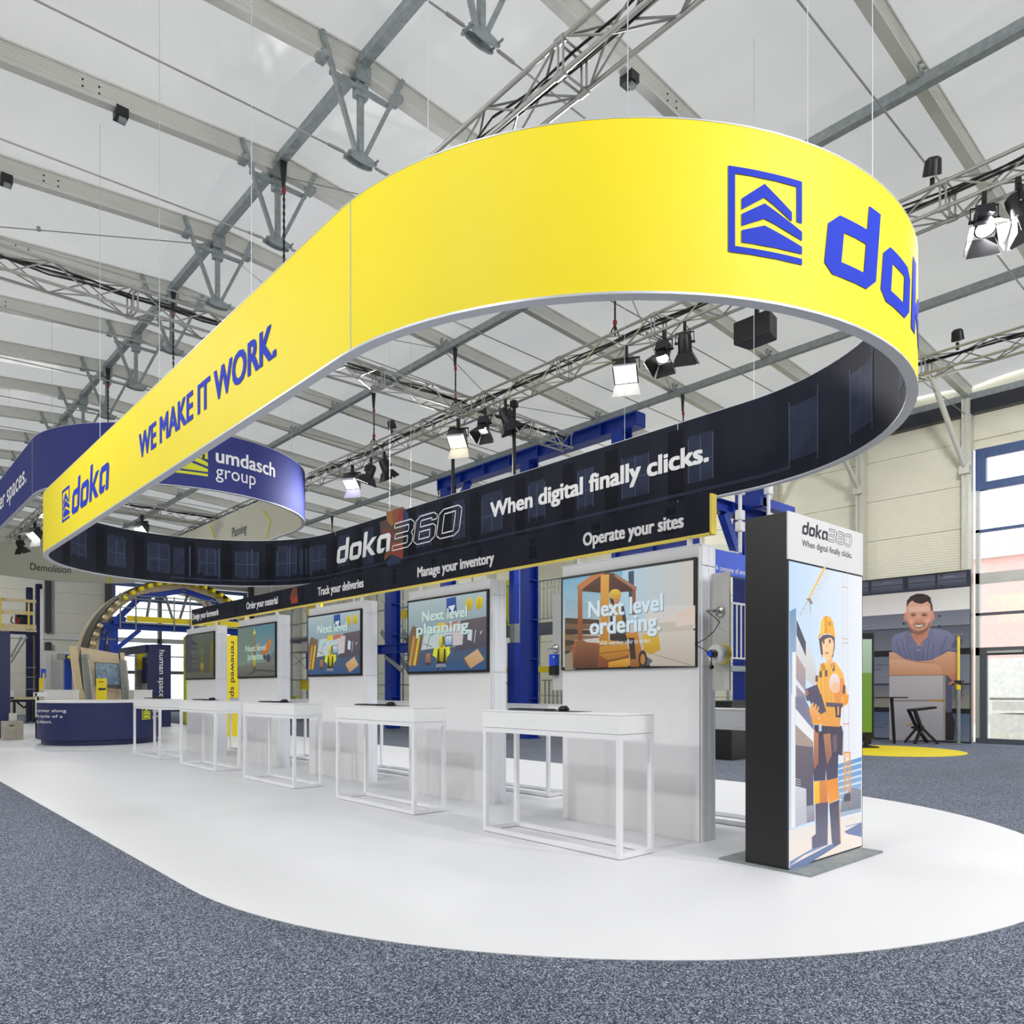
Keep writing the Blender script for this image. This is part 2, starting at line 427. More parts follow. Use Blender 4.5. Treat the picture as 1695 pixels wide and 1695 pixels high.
# ================================================================== THE HALL
BAY = 2.29
AK = [8.02 + BAY * k for k in range(-7, 15)]          # frame lines
A0, A1, B0, B1, BR = AK[0], AK[-1], -9.1, 18.5, 4.7
def zr(b): return 8.53 - .075 * abs(b - BR)            # underside of the rafters
mb = MB().box(B0 - .3, B1 + .3, A0 - .3, A1 + .3, -.2, 0); mb.build('floor', 'carpet', kind='structure')

# white vinyl laid on the carpet: rounded end, straight sides
def island(r, bc, ac, a_end, z0, z1, name, m, **k):
    pts = [(bc - r, a_end), *[(bc - r * math.cos(t), ac - r * math.sin(t)) for t in [PI * i / 64 for i in range(65)]], (bc + r, a_end)]
    return MB().prism([(x, y, z0) for x, y in pts], (0, 0, z1 - z0)).build(name, m, **k)
island(3.48, 5.03, 4.58, 11.8, 0, .004, 'vinyl_island', 'vinyl', label='white vinyl floor island with a rounded end laid on the carpet', cat='floor covering')
MB().prism([(1.55, 11.8, 0), (-2.6, 15.9, 0), (-2.6, 30, 0), (8.51, 30, 0), (8.51, 11.8, 0)], (0, 0, .004)).build(
    'vinyl_floor', 'vinyl', label='white vinyl floor spreading around the round navy counter', cat='floor covering')

ceil = bpy.data.objects.new('ceiling', None); COL.objects.link(ceil); ceil.location = (BR, 16, 8.53); ORG['ceiling'] = Vector(ceil.location); ceil['kind'] = 'structure'
for k in range(len(AK) - 1):
    for (b0, b1) in ((B0, BR), (BR, B1)):
        mb = MB(); nb, na = 8, 6; vs = []
        for i in range(nb + 1):
            b = b0 + (b1 - b0) * i / nb
            for j in range(na + 1):
                t = j / na
                vs.append((b, AK[k] + BAY * t, zr(b) + .27 + .10 * math.sin(PI * t)))
        fs = [(i * (na + 1) + j, (i + 1) * (na + 1) + j, (i + 1) * (na + 1) + j + 1, i * (na + 1) + j + 1) for i in range(nb) for j in range(na)]
        mb.add(vs, fs).build('roof_panel', 'roof_membrane', ceil, smooth=True)
raf = None
for a in AK:
    if raf is None:
        mb = MB()
        for b0, b1 in ((B0, BR), (BR, B1)):
            z0, z1 = zr(b0), zr(b1)
            for (w, h0, h1) in ((.13, 0, .035), (.10, .035, .25), (.13, .25, .275)):
                y0, y1 = a - w / 2, a + w / 2
                mb.add([(b0, y0, z0 + h0), (b1, y0, z1 + h0), (b1, y1, z1 + h0), (b0, y1, z0 + h0), (b0, y0, z0 + h1), (b1, y0, z1 + h1), (b1, y1, z1 + h1), (b0, y1, z0 + h1)],
                       [(3, 2, 1, 0), (4, 5, 6, 7), (0, 1, 5, 4), (1, 2, 6, 5), (2, 3, 7, 6), (3, 0, 4, 7)])
            for h in (.075, .11, .145, .18, .215):      # rolled ribs along the web
                y0, y1 = a - .053, a + .053
                mb.add([(b0, y0, z0 + h), (b1, y0, z1 + h), (b1, y1, z1 + h), (b0, y1, z0 + h), (b0, y0, z0 + h + .008), (b1, y0, z1 + h + .008), (b1, y1, z1 + h + .008), (b0, y1, z0 + h + .008)],
                       [(3, 2, 1, 0), (4, 5, 6, 7), (0, 1, 5, 4), (1, 2, 6, 5), (2, 3, 7, 6), (3, 0, 4, 7)])
        raf = mb.build('rafter', 'alu_beam', ceil); ra0 = a
        mb = MB()
        for q in (2.3, 7.7, 13.0):
            for i in (-1, 1):
                for j in (.09, .17): mb.tube((q + i * .09, a - .06, zr(q) + j), (q + i * .09, a + .06, zr(q) + j), .012, 6)
        bo = mb.build('bolt', 'chain_black', raf)
    else:
        c = raf.copy(); COL.objects.link(c); c.parent = ceil; c.location = (0, a - ra0, 0)
        d = bo.copy(); COL.objects.link(d); d.parent = c
# purlins along the hall; the ridge tube is set between the rafters, the others hang under them
for k in range(len(AK) - 1):
    if k == 0:
        pr = MB().beam((BR, AK[0] + .06, zr(BR) + .15), (BR, AK[1] - .06, zr(BR) + .15), .12, .12).build('ridge_tube', 'galvanised', ceil)
    else:
        c = pr.copy(); COL.objects.link(c); c.location = (0, BAY * k, 0); c.parent = ceil
for b in (9.3, 14.0, -0.0, -4.6):
    MB().beam((b, A0, zr(b) - .055), (b, A1, zr(b) - .055), .11, .13).build('purlin', 'galvanised', ceil)
    c = None
    for a in AK:
        if c is None:
            mb = MB().box(b - .09, b + .09, a - .07, a - .05, zr(b) - .02, zr(b) + .12).box(b - .09, b + .09, a + .05, a + .07, zr(b) - .02, zr(b) + .12)
            for i in (-.06, .06): mb.tube((b + i, a - .1, zr(b) + .15), (b + i, a + .1, zr(b) + .15), .018, 6)
            mb.tube((b, a - .1, zr(b) + .05), (b, a + .1, zr(b) + .05), .022, 6)
            c = mb.build('purlin_cleat', 'galvanised', ceil)
        else:
            d = c.copy(); COL.objects.link(d); d.location = (0, a - AK[0], 0); d.parent = ceil
# ridge struts: post, two raking struts, cross bar, shoe for the tie rod
def strut_set(a):
    z0 = zr(BR); p = MB().beam((BR, a, z0 + .02), (BR, a, z0 - .95), .065, .065).build('ridge_post', 'galvanised', ceil)
    MB().box(BR - .10, BR + .10, a - .085, a - .07, z0 - .10, z0 + .12).box(BR - .10, BR + .10, a + .07, a + .085, z0 - .10, z0 + .12).box(BR - .08, BR + .08, a - .05, a + .05, z0 - .26, z0 - .1).build('bracket', 'galvanised', p)
    for s in (-1, 1):
        MB().beam((BR + s * .06, a, z0 - .93), (BR + s * .55, a - .085, z0 + .20), .05, .05).build('raking_strut', 'galvanised', p)
        MB().box(BR + s * .50 - .05, BR + s * .50 + .05, a - .1, a + .08, z0 - .07, z0 - .0).build('strut_clamp', 'galvanised', p)
    MB().beam((BR - .42, a - .03, z0 - .17), (BR + .42, a - .03, z0 - .17), .05, .05).build('cross_bar', 'galvanised', p)
    mb = MB()
    for s in (-1, 1):
        pts = [(BR + .20 * math.cos(t) * 1.0, a + s * .045, z0 - 1.0 + .06 * math.sin(t)) for t in [2 * PI * i / 16 for i in range(16)]]
        mb.prism(pts, (0, s * .012, 0))
    mb.tube((BR - .17, a - .09, z0 - 1.0), (BR - .17, a + .09, z0 - 1.0), .018, 6).tube((BR + .17, a - .13, z0 - .99), (BR + .17, a + .09, z0 - .99), .014, 6)
    mb.build('rod_shoe', 'galvanised', p)
    return p
p0 = None
for a in AK[3:]:
    if p0 is None: p0 = strut_set(a); pa = a
    else:
        c = p0.copy(); COL.objects.link(c); c.parent = ceil; c.location = (0, a - pa, 0)
        for ch in list(p0.children):
            d = ch.copy(); COL.objects.link(d); d.parent = c
t0 = None
for a in AK:
    if t0 is None:
        mb = MB()
        for s, e in ((-1, B0 + .2), (1, B1 - .3)):
            mb.tube((BR + s * .2, a, zr(BR) - 1.0), (e, a, 7.12), .011, 6)
            mb.tube((BR + s * .22, a, zr(BR) - 1.0), (BR + s * .42, a, zr(BR) - 1.005), .02, 6)
        t0 = mb.build('tie_rod', 'steel_rod', ceil)
    else:
        c = t0.copy(); COL.objects.link(c); c.location = (0, a - AK[0], 0); c.parent = ceil
# wind bracing wires in the roof between frames
for (b0, a0, b1, a1) in ((9.3, AK[9], 14.0, AK[10]), (9.3, AK[10], 14.0, AK[9]), (4.7, AK[9], 9.3, AK[10]), (4.7, AK[10], 9.3, AK[9]), (9.3, AK[7] , 14.0, AK[8]), (4.7, AK[8], 9.3, AK[7]), (0, AK[10], 4.7, AK[9])):
    m_ = ((b0 + b1) / 2, (a0 + a1) / 2, (zr(b0) + zr(b1)) / 2 - .03)
    MB().tube((b0, a0, zr(b0) - .02), (b1, a1, zr(b1) - .02), .009, 5).lathe([(.0, -.0), (.03, .0), (.03, .06), (.0, .06)], 8, m_).build('bracing_wire', 'steel_rod', ceil)

# -------- long wall with the glazing (right)
wr = bpy.data.objects.new('wall_right', None); COL.objects.link(wr); wr.location = (B1, 16, 0); ORG['wall_right'] = Vector(wr.location); wr['kind'] = 'structure'
GL0, GL1 = AK[3], AK[6]        # glazed bays
base = None
for k in range(len(AK) - 1):
    a = AK[k]; rows = range(8)
    for r in rows:
        z0 = r * .94
        if 3 <= k <= 5 and z0 < 6.3: continue
        if base is None:
            base = MB().box(B1 + .0, B1 + .08, a + .004, a + BAY - .004, 0.004, .936).build('panel', 'sandwich_panel', wr); bk = a; base.location = (0, 0, z0)
        else:
            c = base.copy(); COL.objects.link(c); c.parent = wr; c.location = (0, a - bk, z0)
MB().box(B1 + .08, B1 + .14, A0, GL0, 0, 7.84).box(B1 + .08, B1 + .14, GL1, A1, 0, 7.84).box(B1 + .08, B1 + .14, GL0, GL1, 6.4, 7.84).build('wall_backing', 'wall_panel', wr)
c0 = None
for a in AK:
    if c0 is None:
        mb = MB().box(B1 - .24, B1 - .02, a - .085, a + .085, 0, 7.46)
        for s in (-1, 1): mb.box(B1 - .28, B1 - .24, a + s * .05 - .02, a + s * .05 + .02, 0, 7.46).box(B1 - .2, B1 - .1, a + s * .085 - .01, a + s * .085 + .012, 0, 7.46)
        mb.box(B1 - .3, B1, a - .11, a + .11, 0, .03)
        c0 = mb.build('column', 'column_alu', wr)
    else:
        c = c0.copy(); COL.objects.link(c); c.parent = wr; c.location = (0, a - AK[0], 0)
k0 = None
for a in AK[4:14]:
    if k0 is None:
        k0 = MB().tube((B1 - .28, a, 5.95), (15.9, a, zr(15.9) + .02), .055, 10).box(B1 - .36, B1 - .22, a - .1, a + .1, 5.82, 6.0).build('knee_brace', 'column_alu', wr); ka = a
    else:
        c = k0.copy(); COL.objects.link(c); c.parent = wr; c.location = (0, a - ka, 0)
MB().box(B1 - .22, B1 - .04, A0, A1, 7.12, 7.42).build('trim_1', 'dark_rail', kind='structure')
MB().box(B1 - .16, B1 + .05, A0, A1, 7.44, 7.58).build('trim_2', 'galvanised', kind='structure')

def glazing(name, horizontal_axis, c, p0, p1, door=False, inward=-1, post=.08):
    """one glazed bay; c = plane, p0..p1 = extent along the wall"""
    g = bpy.data.objects.new(name, None); COL.objects.link(g)
    def B(m, u0, u1, z0, z1, d0=-.05, d1=.05):
        d0, d1 = c + d0, c + d1
        return m.box(d0, d1, u0, u1, z0, z1) if horizontal_axis == 'y' else m.box(u0, u1, d0, d1, z0, z1)
    g.location = (c, (p0 + p1) / 2, 0) if horizontal_axis == 'y' else ((p0 + p1) / 2, c, 0)
    ORG[g.name] = Vector(g.location); g['kind'] = 'structure'
    bars = [(6.17, 6.37, 'frame_blue'), (5.47, 5.64, 'frame_blue'), (4.56, 4.62, 'frame_blue'), (3.45, 3.68, 'frame_light'), (2.76, 2.82, 'frame_dark'), (1.90, 2.07, 'frame_dark'), (.0, .11, 'frame_dark')]
    for z0, z1, m in bars: B(MB(), p0, p1, z0, z1).build('glazing_bar', m, g)
    B(B(MB(), p0, p0 + post, .11, 5.47), p1 - post, p1, .11, 5.47).build('frame', 'frame_light', g)
    B(B(MB(), p0, p0 + .2, 5.47, 6.37, -.06, .06), p1 - .2, p1, 5.47, 6.37, -.06, .06).build('frame', 'frame_blue', g)
    B(B(MB(), p0 + post, p0 + .22, .11, 1.9, -.04, .04), p1 - .22, p1 - post, .11, 1.9, -.04, .04).build('frame', 'frame_dark', g)
    zs = [(5.64, 6.17), (4.62, 5.47), (3.68, 4.56), (2.82, 3.45), (2.07, 2.76), (.11, 1.90)]
    for z0, z1 in zs: B(MB(), p0 + .02, p1 - .02, z0, z1, -.008, .008).build('pane', 'glass', g)
    if door:
        d = B(MB(), p0 + .3, p1 - .3, .94, .99, -.14, -.11)
        B(B(d, p0 + .32, p0 + .36, .94, .99, -.12, -.03), p1 - .36, p1 - .32, .94, .99, -.12, -.03).build('push_bar', 'frame_light', g)
        B(MB(), p1 - .9, p1 - .25, 1.94, 1.99, -.14, -.06).build('door_closer', 'frame_light', g)
    return g
glazing('window_1', 'y', B1 + .03, AK[5] + .12, AK[6] - .12, door=True)
glazing('window_2', 'y', B1 + .03, AK[4] + .12, AK[5] - .12)
glazing('window_3', 'y', B1 + .03, AK[3] + .12, AK[4] - .12)

# -------- far end wall
wb = bpy.data.objects.new('wall_back', None); COL.objects.link(wb); wb.location = (BR, A1, 0); ORG['wall_back'] = Vector(wb.location); wb['kind'] = 'structure'
WX0, WX1 = 9.8, 16.6
edges = [-9.1, -6.8, -4.5, -2.2, .1, 2.4, 4.7, 7.25, 9.8, 16.6, 18.5]
for i in range(len(edges) - 1):
    for r in range(9):
        z0 = r * .94
        if edges[i] == WX0 and z0 < 6.3: continue
        MB().box(edges[i] + .004, edges[i + 1] - .004, A1 + .02, A1 + .1, z0 + .004, min(z0 + .936, 8.5)).build('panel', 'sandwich_dim', wb)
MB().box(B0, WX0, A1 + .1, A1 + .16, 0, 8.5).box(WX1, B1, A1 + .1, A1 + .16, 0, 8.5).box(WX0, WX1, A1 + .1, A1 + .16, 6.4, 8.7).build('wall_backing', 'wall_dim', wb)
MB().box(B0, WX0, A1 - .04, A1 + .02, 3.45, 3.68).build('wall_rail', 'frame_light', wb)
for b in (-2.2, 2.4, 7.2, 9.7, 16.7):
    MB().box(b - .12, b + .12, A1 - .26, A1 - .02, 0, 3.3).box(b - .12, b + .12, A1 - .26, A1 - .02, 3.75, 8.4).build('column', 'dark_rail', wb)
for i, (u0, u1) in enumerate(((9.85, 12.05), (12.1, 14.3), (14.35, 16.55))):
    glazing('window_%d' % (i + 4), 'x', A1 + .05, u0, u1)
    if i: MB().box(u0 - .06, u0 + .0, A1 - .2, A1, 0, 6.4).build('column', 'dark_rail', wb)

# -------- walls outside the picture that close the hall
MB().box(B0 - .12, B0, A0, A1, 0, 7.84).build('wall_left', 'sandwich_panel', kind='structure')
MB().box(B0, B1, A0 - .12, A0, 0, 8.75).build('wall_front', 'sandwich_panel', kind='structure')

# -------- outside the glazing
MB().box(-60, 140, A0 - 90, 190, -.35, -.22).build('outside_ground', 'outside_ground', kind='structure')
def outer(name, label, parts, cat='building', m='outside_red'):
    t = thing(name, parts[0][1], label, cat)
    for n_, c, sz, mm in parts: MB().box(c[0] - sz[0] / 2, c[0] + sz[0] / 2, c[1] - sz[1] / 2, c[1] + sz[1] / 2, c[2], c[2] + sz[2]).build(n_, mm, t)
outer('red_hall', 'pale red building seen through the glazed wall beside the poster', [
    ('facade', (36, 8.3, -.22), (3, 11, 7.3), 'outside_red'), ('pillar', (34.3, 12.2, -.22), (.4, .8, 7.0), 'outside_grey'), ('pillar', (34.3, 6.0, -.22), (.4, .5, 7.0), 'outside_grey'),
    ('door', (34.4, 9.2, -.22), (.2, 2.2, 2.6), 'outside_grey'), ('fascia', (34.4, 8.3, 6.4), (.3, 11, .7), 'outside_grey')])
outer('timber_pallet', 'grey slatted pallet stack standing outside the glass door', [
    ('pallet', (24, 5.6, -.2), (1.6, 2.2, .7), 'outside_grey'), ('pallet', (24, 5.6, .6), (1.5, 2.1, .25), 'outside_grey'), ('crate', (24, 5.2, .95), (1.2, 1.2, .5), 'concrete_pale')], 'pallet')

# ================================================================== HANGING RING BANNERS
def ring_f(bc, r, a0, a1):
    L = a1 - a0; T = 2 * L + 2 * PI * r
    def f(s, off, z):
        s = s % T; R = r + off
        if s < L: return Vector((bc - R, a1 - s, z))
        s -= L
        if s < PI * r: t = s / r; return Vector((bc - R * math.cos(t), a0 - R * math.sin(t), z))
        s -= PI * r
        if s < L: return Vector((bc + R, a0 + s, z))
        s -= L; t = s / r; return Vector((bc + R * math.cos(t), a1 + R * math.sin(t), z))
    return f, L, T
def s_from_a(a, a1): return a1 - a
def ring_banner(name, loc, label, f, T, z0, z1, mo, mi, th=.075):
    t = thing(name, loc, label, 'banner'); n = 220
    def band(off, za, zb, m, nm, **k):
        mb = MB(); vs = []
        for i in range(n): vs += [f(T * i / n, off, za), f(T * i / n, off, zb)]
        mb.add(vs, [(2 * i, 2 * ((i + 1) % n), 2 * ((i + 1) % n) + 1, 2 * i + 1) for i in range(n)])
        return mb.build(nm, m, t, smooth=True, **k)
    band(0, z0, z1, mo, 'outer_fabric'); band(-th, z0, z1, mi, 'inner_fabric')
    for za, nm in ((z0, 'lower_frame'), (z1, 'upper_frame')):
        mb = MB(); vs = []
        for i in range(n):
            h_ = .007 if za == z0 else .004
            for off, dz in ((.002, -h_), (.002, h_), (-th - .002, h_), (-th - .002, -h_)): vs.append(f(T * i / n, off, za + dz))
        mb.add(vs, [(4 * i + q, 4 * ((i + 1) % n) + q, 4 * ((i + 1) % n) + (q + 1) % 4, 4 * i + (q + 1) % 4) for i in range(n) for q in range(4)])
        mb.build(nm, 'silver', t, smooth=True)
    return t
ZB0, ZB1 = 3.40, 4.38
YF, YL, YT = ring_f(5.08, 2.57, 4.60, 14.1)
yel = ring_banner('ring_banner', (5.08, 9.35, 3.4), 'long yellow ring banner hanging over the white floor island, black inside', YF, YT, ZB0, ZB1, 'banner_yellow', 'night_print')
def outside(s0, z0, F=YF, off=.004): return lambda u, v: F(s0 + u, off, z0 + v)
def inside(s0, z0, F=YF, off=-.079): return lambda u, v: F(s0 - u, off, z0 + v)
YR = 2.57
for s in (14.1 - 4.42, YL + PI * YR + .9, YL + PI * YR + 9.3 ):
    MB().prism([YF(s + q, o, ZB0) for q, o in ((-.004, .003), (.004, .003), (.004, -.002), (-.004, -.002))], (0, 0, ZB1 - ZB0)).build('seam', 'silver', yel)
    MB().prism([YF(s + q, o, ZB0) for q, o in ((-.004, -.073), (.004, -.073), (.004, -.078), (-.004, -.078))], (0, 0, ZB1 - ZB0)).build('seam', 'silver', yel)
mb = MB(); letters(mb, 'WE MAKE IT WORK.', outside(14.1 - 9.05, 3.725), 9.05 - 5.52, .275, bold=.05); mb.build('lettering', 'print_blue', yel, label='blue slogan WE MAKE IT WORK.')
mb = MB(); emblem(mb, outside(14.1 - 12.9, 3.65), .47, .475); mb.build('emblem', 'print_blue', yel)
mb = MB(); wordmark(mb, 'doka', outside(14.1 - 12.285, 3.655), .335, sx=1.33, step=.15); mb.build('wordmark', 'print_blue', yel)
SA = YL + math.radians(59.25) * YR
mb = MB(); emblem(mb, outside(SA, 3.652), .49, .487, step=.06); mb.build('emblem', 'print_blue', yel)
mb = MB(); wordmark(mb, 'doka', outside(YL + math.radians(73.9) * YR, 3.655), .37, sx=1.36, step=.06, sh=.1); mb.build('wordmark', 'print_blue', yel)
# night facade print on the inside of the far run: window frames, ladders, a figure in orange
SF = YL + PI * YR
def far_s(a): return SF + (a - 4.6)
nm = MATS['night_print']
mat('night_window', (54, 60, 82), .75, spec=.2, noise=.2, nscale=6); mat('night_line', (88, 98, 128), .75, spec=.2); mat('night_deep', (26, 27, 36), .75, spec=.2, noise=.2)
mb, ml, md = MB(), MB(), MB()
def ir(m, a0, a1, z0, z1, off=-.0785): m.cut([[(0, 0), (a1 - a0, 0), (a1 - a0, z1 - z0), (0, z1 - z0)]], lambda u, v: YF(far_s(a1) - u, off, z0 + v), .12)
rnd = random.Random(3)
for a in [5.0 + .93 * i for i in range(17)]:
    w = .28 + rnd.random() * .25
    ir(mb, a, a + w, 3.55 + rnd.random() * .12, 4.12 + rnd.random() * .15)
    ir(md, a + w + .08, a + w + .3, 3.45, 4.3)
    for q in (0, w / 2, w): ir(ml, a + q, a + q + .012, 3.62, 4.15, -.0795)
    ir(ml, a, a + w, 3.86, 3.872, -.0795)
for a in (3.6, 2.7, 1.6, .6, -.6, -1.6):
    ir(mb, a, a + .4, 3.58, 4.15); ir(ml, a, a + .012, 3.5, 4.25, -.0795); ir(ml, a + .4, a + .412, 3.5, 4.2, -.0795)
for a in (14.8, 15.4, 16.3, 17.0, 17.6): ir(mb, a, a + .35, 3.6, 4.15); ir(ml, a, a + .02, 3.55, 4.2, -.0795)
for z in (3.50, 3.52): ir(ml, 4.0, 18, z, z + .006, -.0795)
mb.build('printed_window', 'night_window', yel, kind='stuff'); ml.build('printed_line', 'night_line', yel, kind='stuff'); md.build('printed_pillar', 'night_deep', yel, kind='stuff')
def yin(x, y):                                        # a point of the print, found on the inner face of the far run
    p = on_x(x, y, 5.08 + YR - .08); return p
pic = Pic(yin, (-1, 0, 0), .0005, .0002)
K = crop(540, 820, 250 / 1695)
P = lambda *q: [K(*p) for p in q]
pic.poly(P((675, 190), (865, 125), (865, 700), (855, 715), (725, 660), (655, 735), (700, 560), (610, 430), (600, 300), (680, 270)), (84, 66, 62), (96, 70, 60))
pic.poly(P((870, 130), (915, 200), (940, 280), (880, 420), (865, 420)), (40, 54, 100))
pic.poly(P((735, 170), (860, 130), (860, 300), (780, 330), (760, 300)), (160, 82, 54))
pic.poly(P((675, 190), (735, 170), (760, 320), (730, 350), (680, 280)), (166, 112, 62))
pic.poly(P((830, 160), (862, 140), (850, 270), (790, 300)), (150, 56, 54))
pic.poly(P((615, 380), (700, 360), (770, 430), (740, 520), (650, 460)), (120, 60, 50))
pic.poly(P((740, 530), (862, 530), (862, 690), (850, 712), (725, 662)), (158, 70, 50))
pic.poly(P((690, 560), (738, 540), (725, 662), (655, 735), (650, 690)), (130, 80, 46))
pic.poly(P((725, 665), (840, 715), (835, 760), (690, 790), (680, 740)), (38, 56, 96))
pic.build('printed_figure', 'print_ink', yel)
K = crop(540, 820, 250 / 1695)
a_ = on_x(*K(120, 775), 7.57).y; b_ = on_x(*K(745, 630), 7.57).y
def inner_at(px, py):
    p = on_x(px, py, 7.57); return inside(far_s(p.y), p.z, off=-.088)
mb = MB(); p = K(118, 772); q = K(742, 640)
fw = on_x(p[0], p[1], 7.57).y - on_x(q[0], q[1], 7.57).y
mb = MB(); wordmark(mb, 'doka', inner_at(*p), .335, sx=fw / (4 * 1.13 * .335 + .02)); mb.build('wordmark', 'print_white', yel)
p = K(742, 622); q = K(1526, 440); fw = on_x(p[0], p[1], 7.57).y - on_x(q[0], q[1], 7.57).y
z_ = on_x(p[0], p[1], 7.57).z
mb = MB(); wordmark(mb, '360', inner_at(*p), .335, sx=fw / (3 * 1.13 * .335 + .02), line=.02); mb.build('outline_digits', 'print_white', yel)
p = (812, 856); q = (1174, 762); fw = on_x(*p, 7.57).y - on_x(*q, 7.57).y
mb = MB(); letters(mb, 'When digital finally clicks.', inner_at(812, 858), fw, .24, bold=.06); mb.build('lettering', 'print_white', yel, label='white slogan When digital finally clicks.')
# thin suspension wires up to the rafters
for x, run in ((162, 'n'), (260, 'n'), (412, 'n'), (705, 'r'), (1038, 'r'), (1338, 'r'), (1446, 'r')):
    if run == 'n': p = on_x(x, 900, 2.51)
    else:
        r = _ray(x, 900); A = r.x ** 2 + r.y ** 2; Bq = -2 * (r.x * 5.08 + r.y * 4.6); Cq = 5.08 ** 2 + 4.6 ** 2 - YR ** 2
        t = (-Bq - math.sqrt(max(0, Bq * Bq - 4 * A * Cq))) / (2 * A); p = r * t
    MB().tube((p.x + .03, p.y + .02, ZB1), (p.x + .03, p.y + .02, zr(p.x) + .1), .0035, 5).build('hanging_wire', 'silver', yel)
for x in (645, 680, 1034, 1248): 
    p = on_x(x, 900, 7.62); MB().tube((p.x, p.y, ZB1), (p.x, p.y, zr(p.x) + .1), .0035, 5).build('hanging_wire', 'silver', yel)

NZ0, NZ1 = 5.15, 6.30
NF, NL, NT = ring_f(5.83, 2.84, 18.12, 29.2)
nav = ring_banner('ring_banner', (5.83, 23.7, 5.15), 'navy ring banner with a cream inside hanging behind the yellow one', NF, NT, NZ0, NZ1, 'banner_navy', 'banner_cream')
for s in (NL - .02, NL + PI * 2.84, ):
    MB().prism([NF(s + q, o, NZ0) for q, o in ((-.006, .003), (.006, .003), (.006, -.002), (-.006, -.002))], (0, 0, NZ1 - NZ0)).build('seam', 'silver', nav)
def n_s(x, y=900):   # arc length of the outside near end seen at picture column x
    r = _ray(x, y); A = r.x ** 2 + r.y ** 2; Bq = -2 * (r.x * 5.83 + r.y * 18.12); Cq = 5.83 ** 2 + 18.12 ** 2 - 2.84 ** 2
    t = (-Bq - math.sqrt(max(0, Bq * Bq - 4 * A * Cq))) / (2 * A); p = r * t
    return NL + math.atan2(18.12 - p.y, 5.83 - p.x) * 2.84, t
def nz(x, y): return EYE + (1140 - y) / FPX * n_s(x)[1]
s0, s1 = n_s(357)[0], n_s(455)[0]
mb = MB(); letters(mb, 'umdasch', outside(s0, nz(357, 765), NF), s1 - s0, .29, bold=.035, step=.15); mb.build('lettering', 'print_white', nav, label='white word umdasch'); mb = MB()
s1 = n_s(423)[0]; letters(mb, 'group', outside(s0, nz(357, 790), NF), s1 - s0, .27, bold=.0, step=.15); mb.build('lettering', 'print_white', nav, label='white word group')
s0 = n_s(278)[0]; s1 = n_s(344)[0]
mb = MB(); emblem(mb, outside(s0, nz(344, 789), NF), s1 - s0, (s1 - s0) * .95, step=.12); mb.build('emblem', 'lime_print', nav)
a_e = on_x(41, 800, 2.99).y
mb = MB(); letters(mb, 'for better spaces.', outside(29.2 - a_e - 6.1, 5.55, NF), 6.3, .42, bold=.035); mb.build('lettering', 'print_white', nav, label='white words for better spaces.')
# cream inside: station words along a lime line
def cream_at(x, y):
    best = None
    for i in range(2000):
        s = NT * i / 2000; p = NF(s, -.08, 0); d = Vector((p.x, p.y)); X = d.x * SB - d.y * CB; Y = d.x * CB + d.y * SB
        px = 847.5 + FPX * X / Y
        if Y > 18.0 and s > NL + PI * 2.84 * .5 and (best is None or abs(px - x) < best[0]): best = (abs(px - x), s, EYE + (1140 - y) / FPX * Y)
    return best[1], best[2]
s0, z0 = cream_at(50, 940); s1, z1_ = cream_at(117, 943)
mb = MB(); letters(mb, 'Demolition', lambda u, v: NF(s0 - u, -.084, 5.46 + v), s0 - s1, .25, step=.15); mb.build('lettering', 'print_dark', nav, label='dark word Demolition')
s2, z2 = cream_at(384, 890); s3, z3 = cream_at(408, 884)
mb = MB(); letters(mb, 'Planning', lambda u, v: NF(s2 - u, -.084, z2 + v), abs(s2 - s3), .28, step=.15); mb.build('lettering', 'print_dark', nav, label='dark word Planning')
mb = MB()
for chain in (((179, 966), (186, 945), (190, 920)), ((347, 868), (355, 890), (352, 905)), ((434, 845), (443, 855), (447, 862), (441, 892))):
    q = [cream_at(*c) for c in chain]
    for u, v in zip(q, q[1:]):
        for i in range(4):
            t0_, t1_ = i / 4, (i + 1) / 4
            A_ = (u[0] + (v[0] - u[0]) * t0_, u[1] + (v[1] - u[1]) * t0_); B_ = (u[0] + (v[0] - u[0]) * t1_, u[1] + (v[1] - u[1]) * t1_)
            mb.add([NF(A_[0] + .05, -.083, A_[1]), NF(B_[0] + .05, -.083, B_[1]), NF(B_[0] - .05, -.083, B_[1]), NF(A_[0] - .05, -.083, A_[1])], [(0, 1, 2, 3)])
mb.build('printed_line', 'lime_print', nav)
for s in [NT * i / 10 for i in range(10)]:
    p = NF(s, -.04, NZ1); MB().tube(p, (p.x, p.y, zr(p.x) + .1), .004, 5).build('hanging_wire', 'silver', nav)

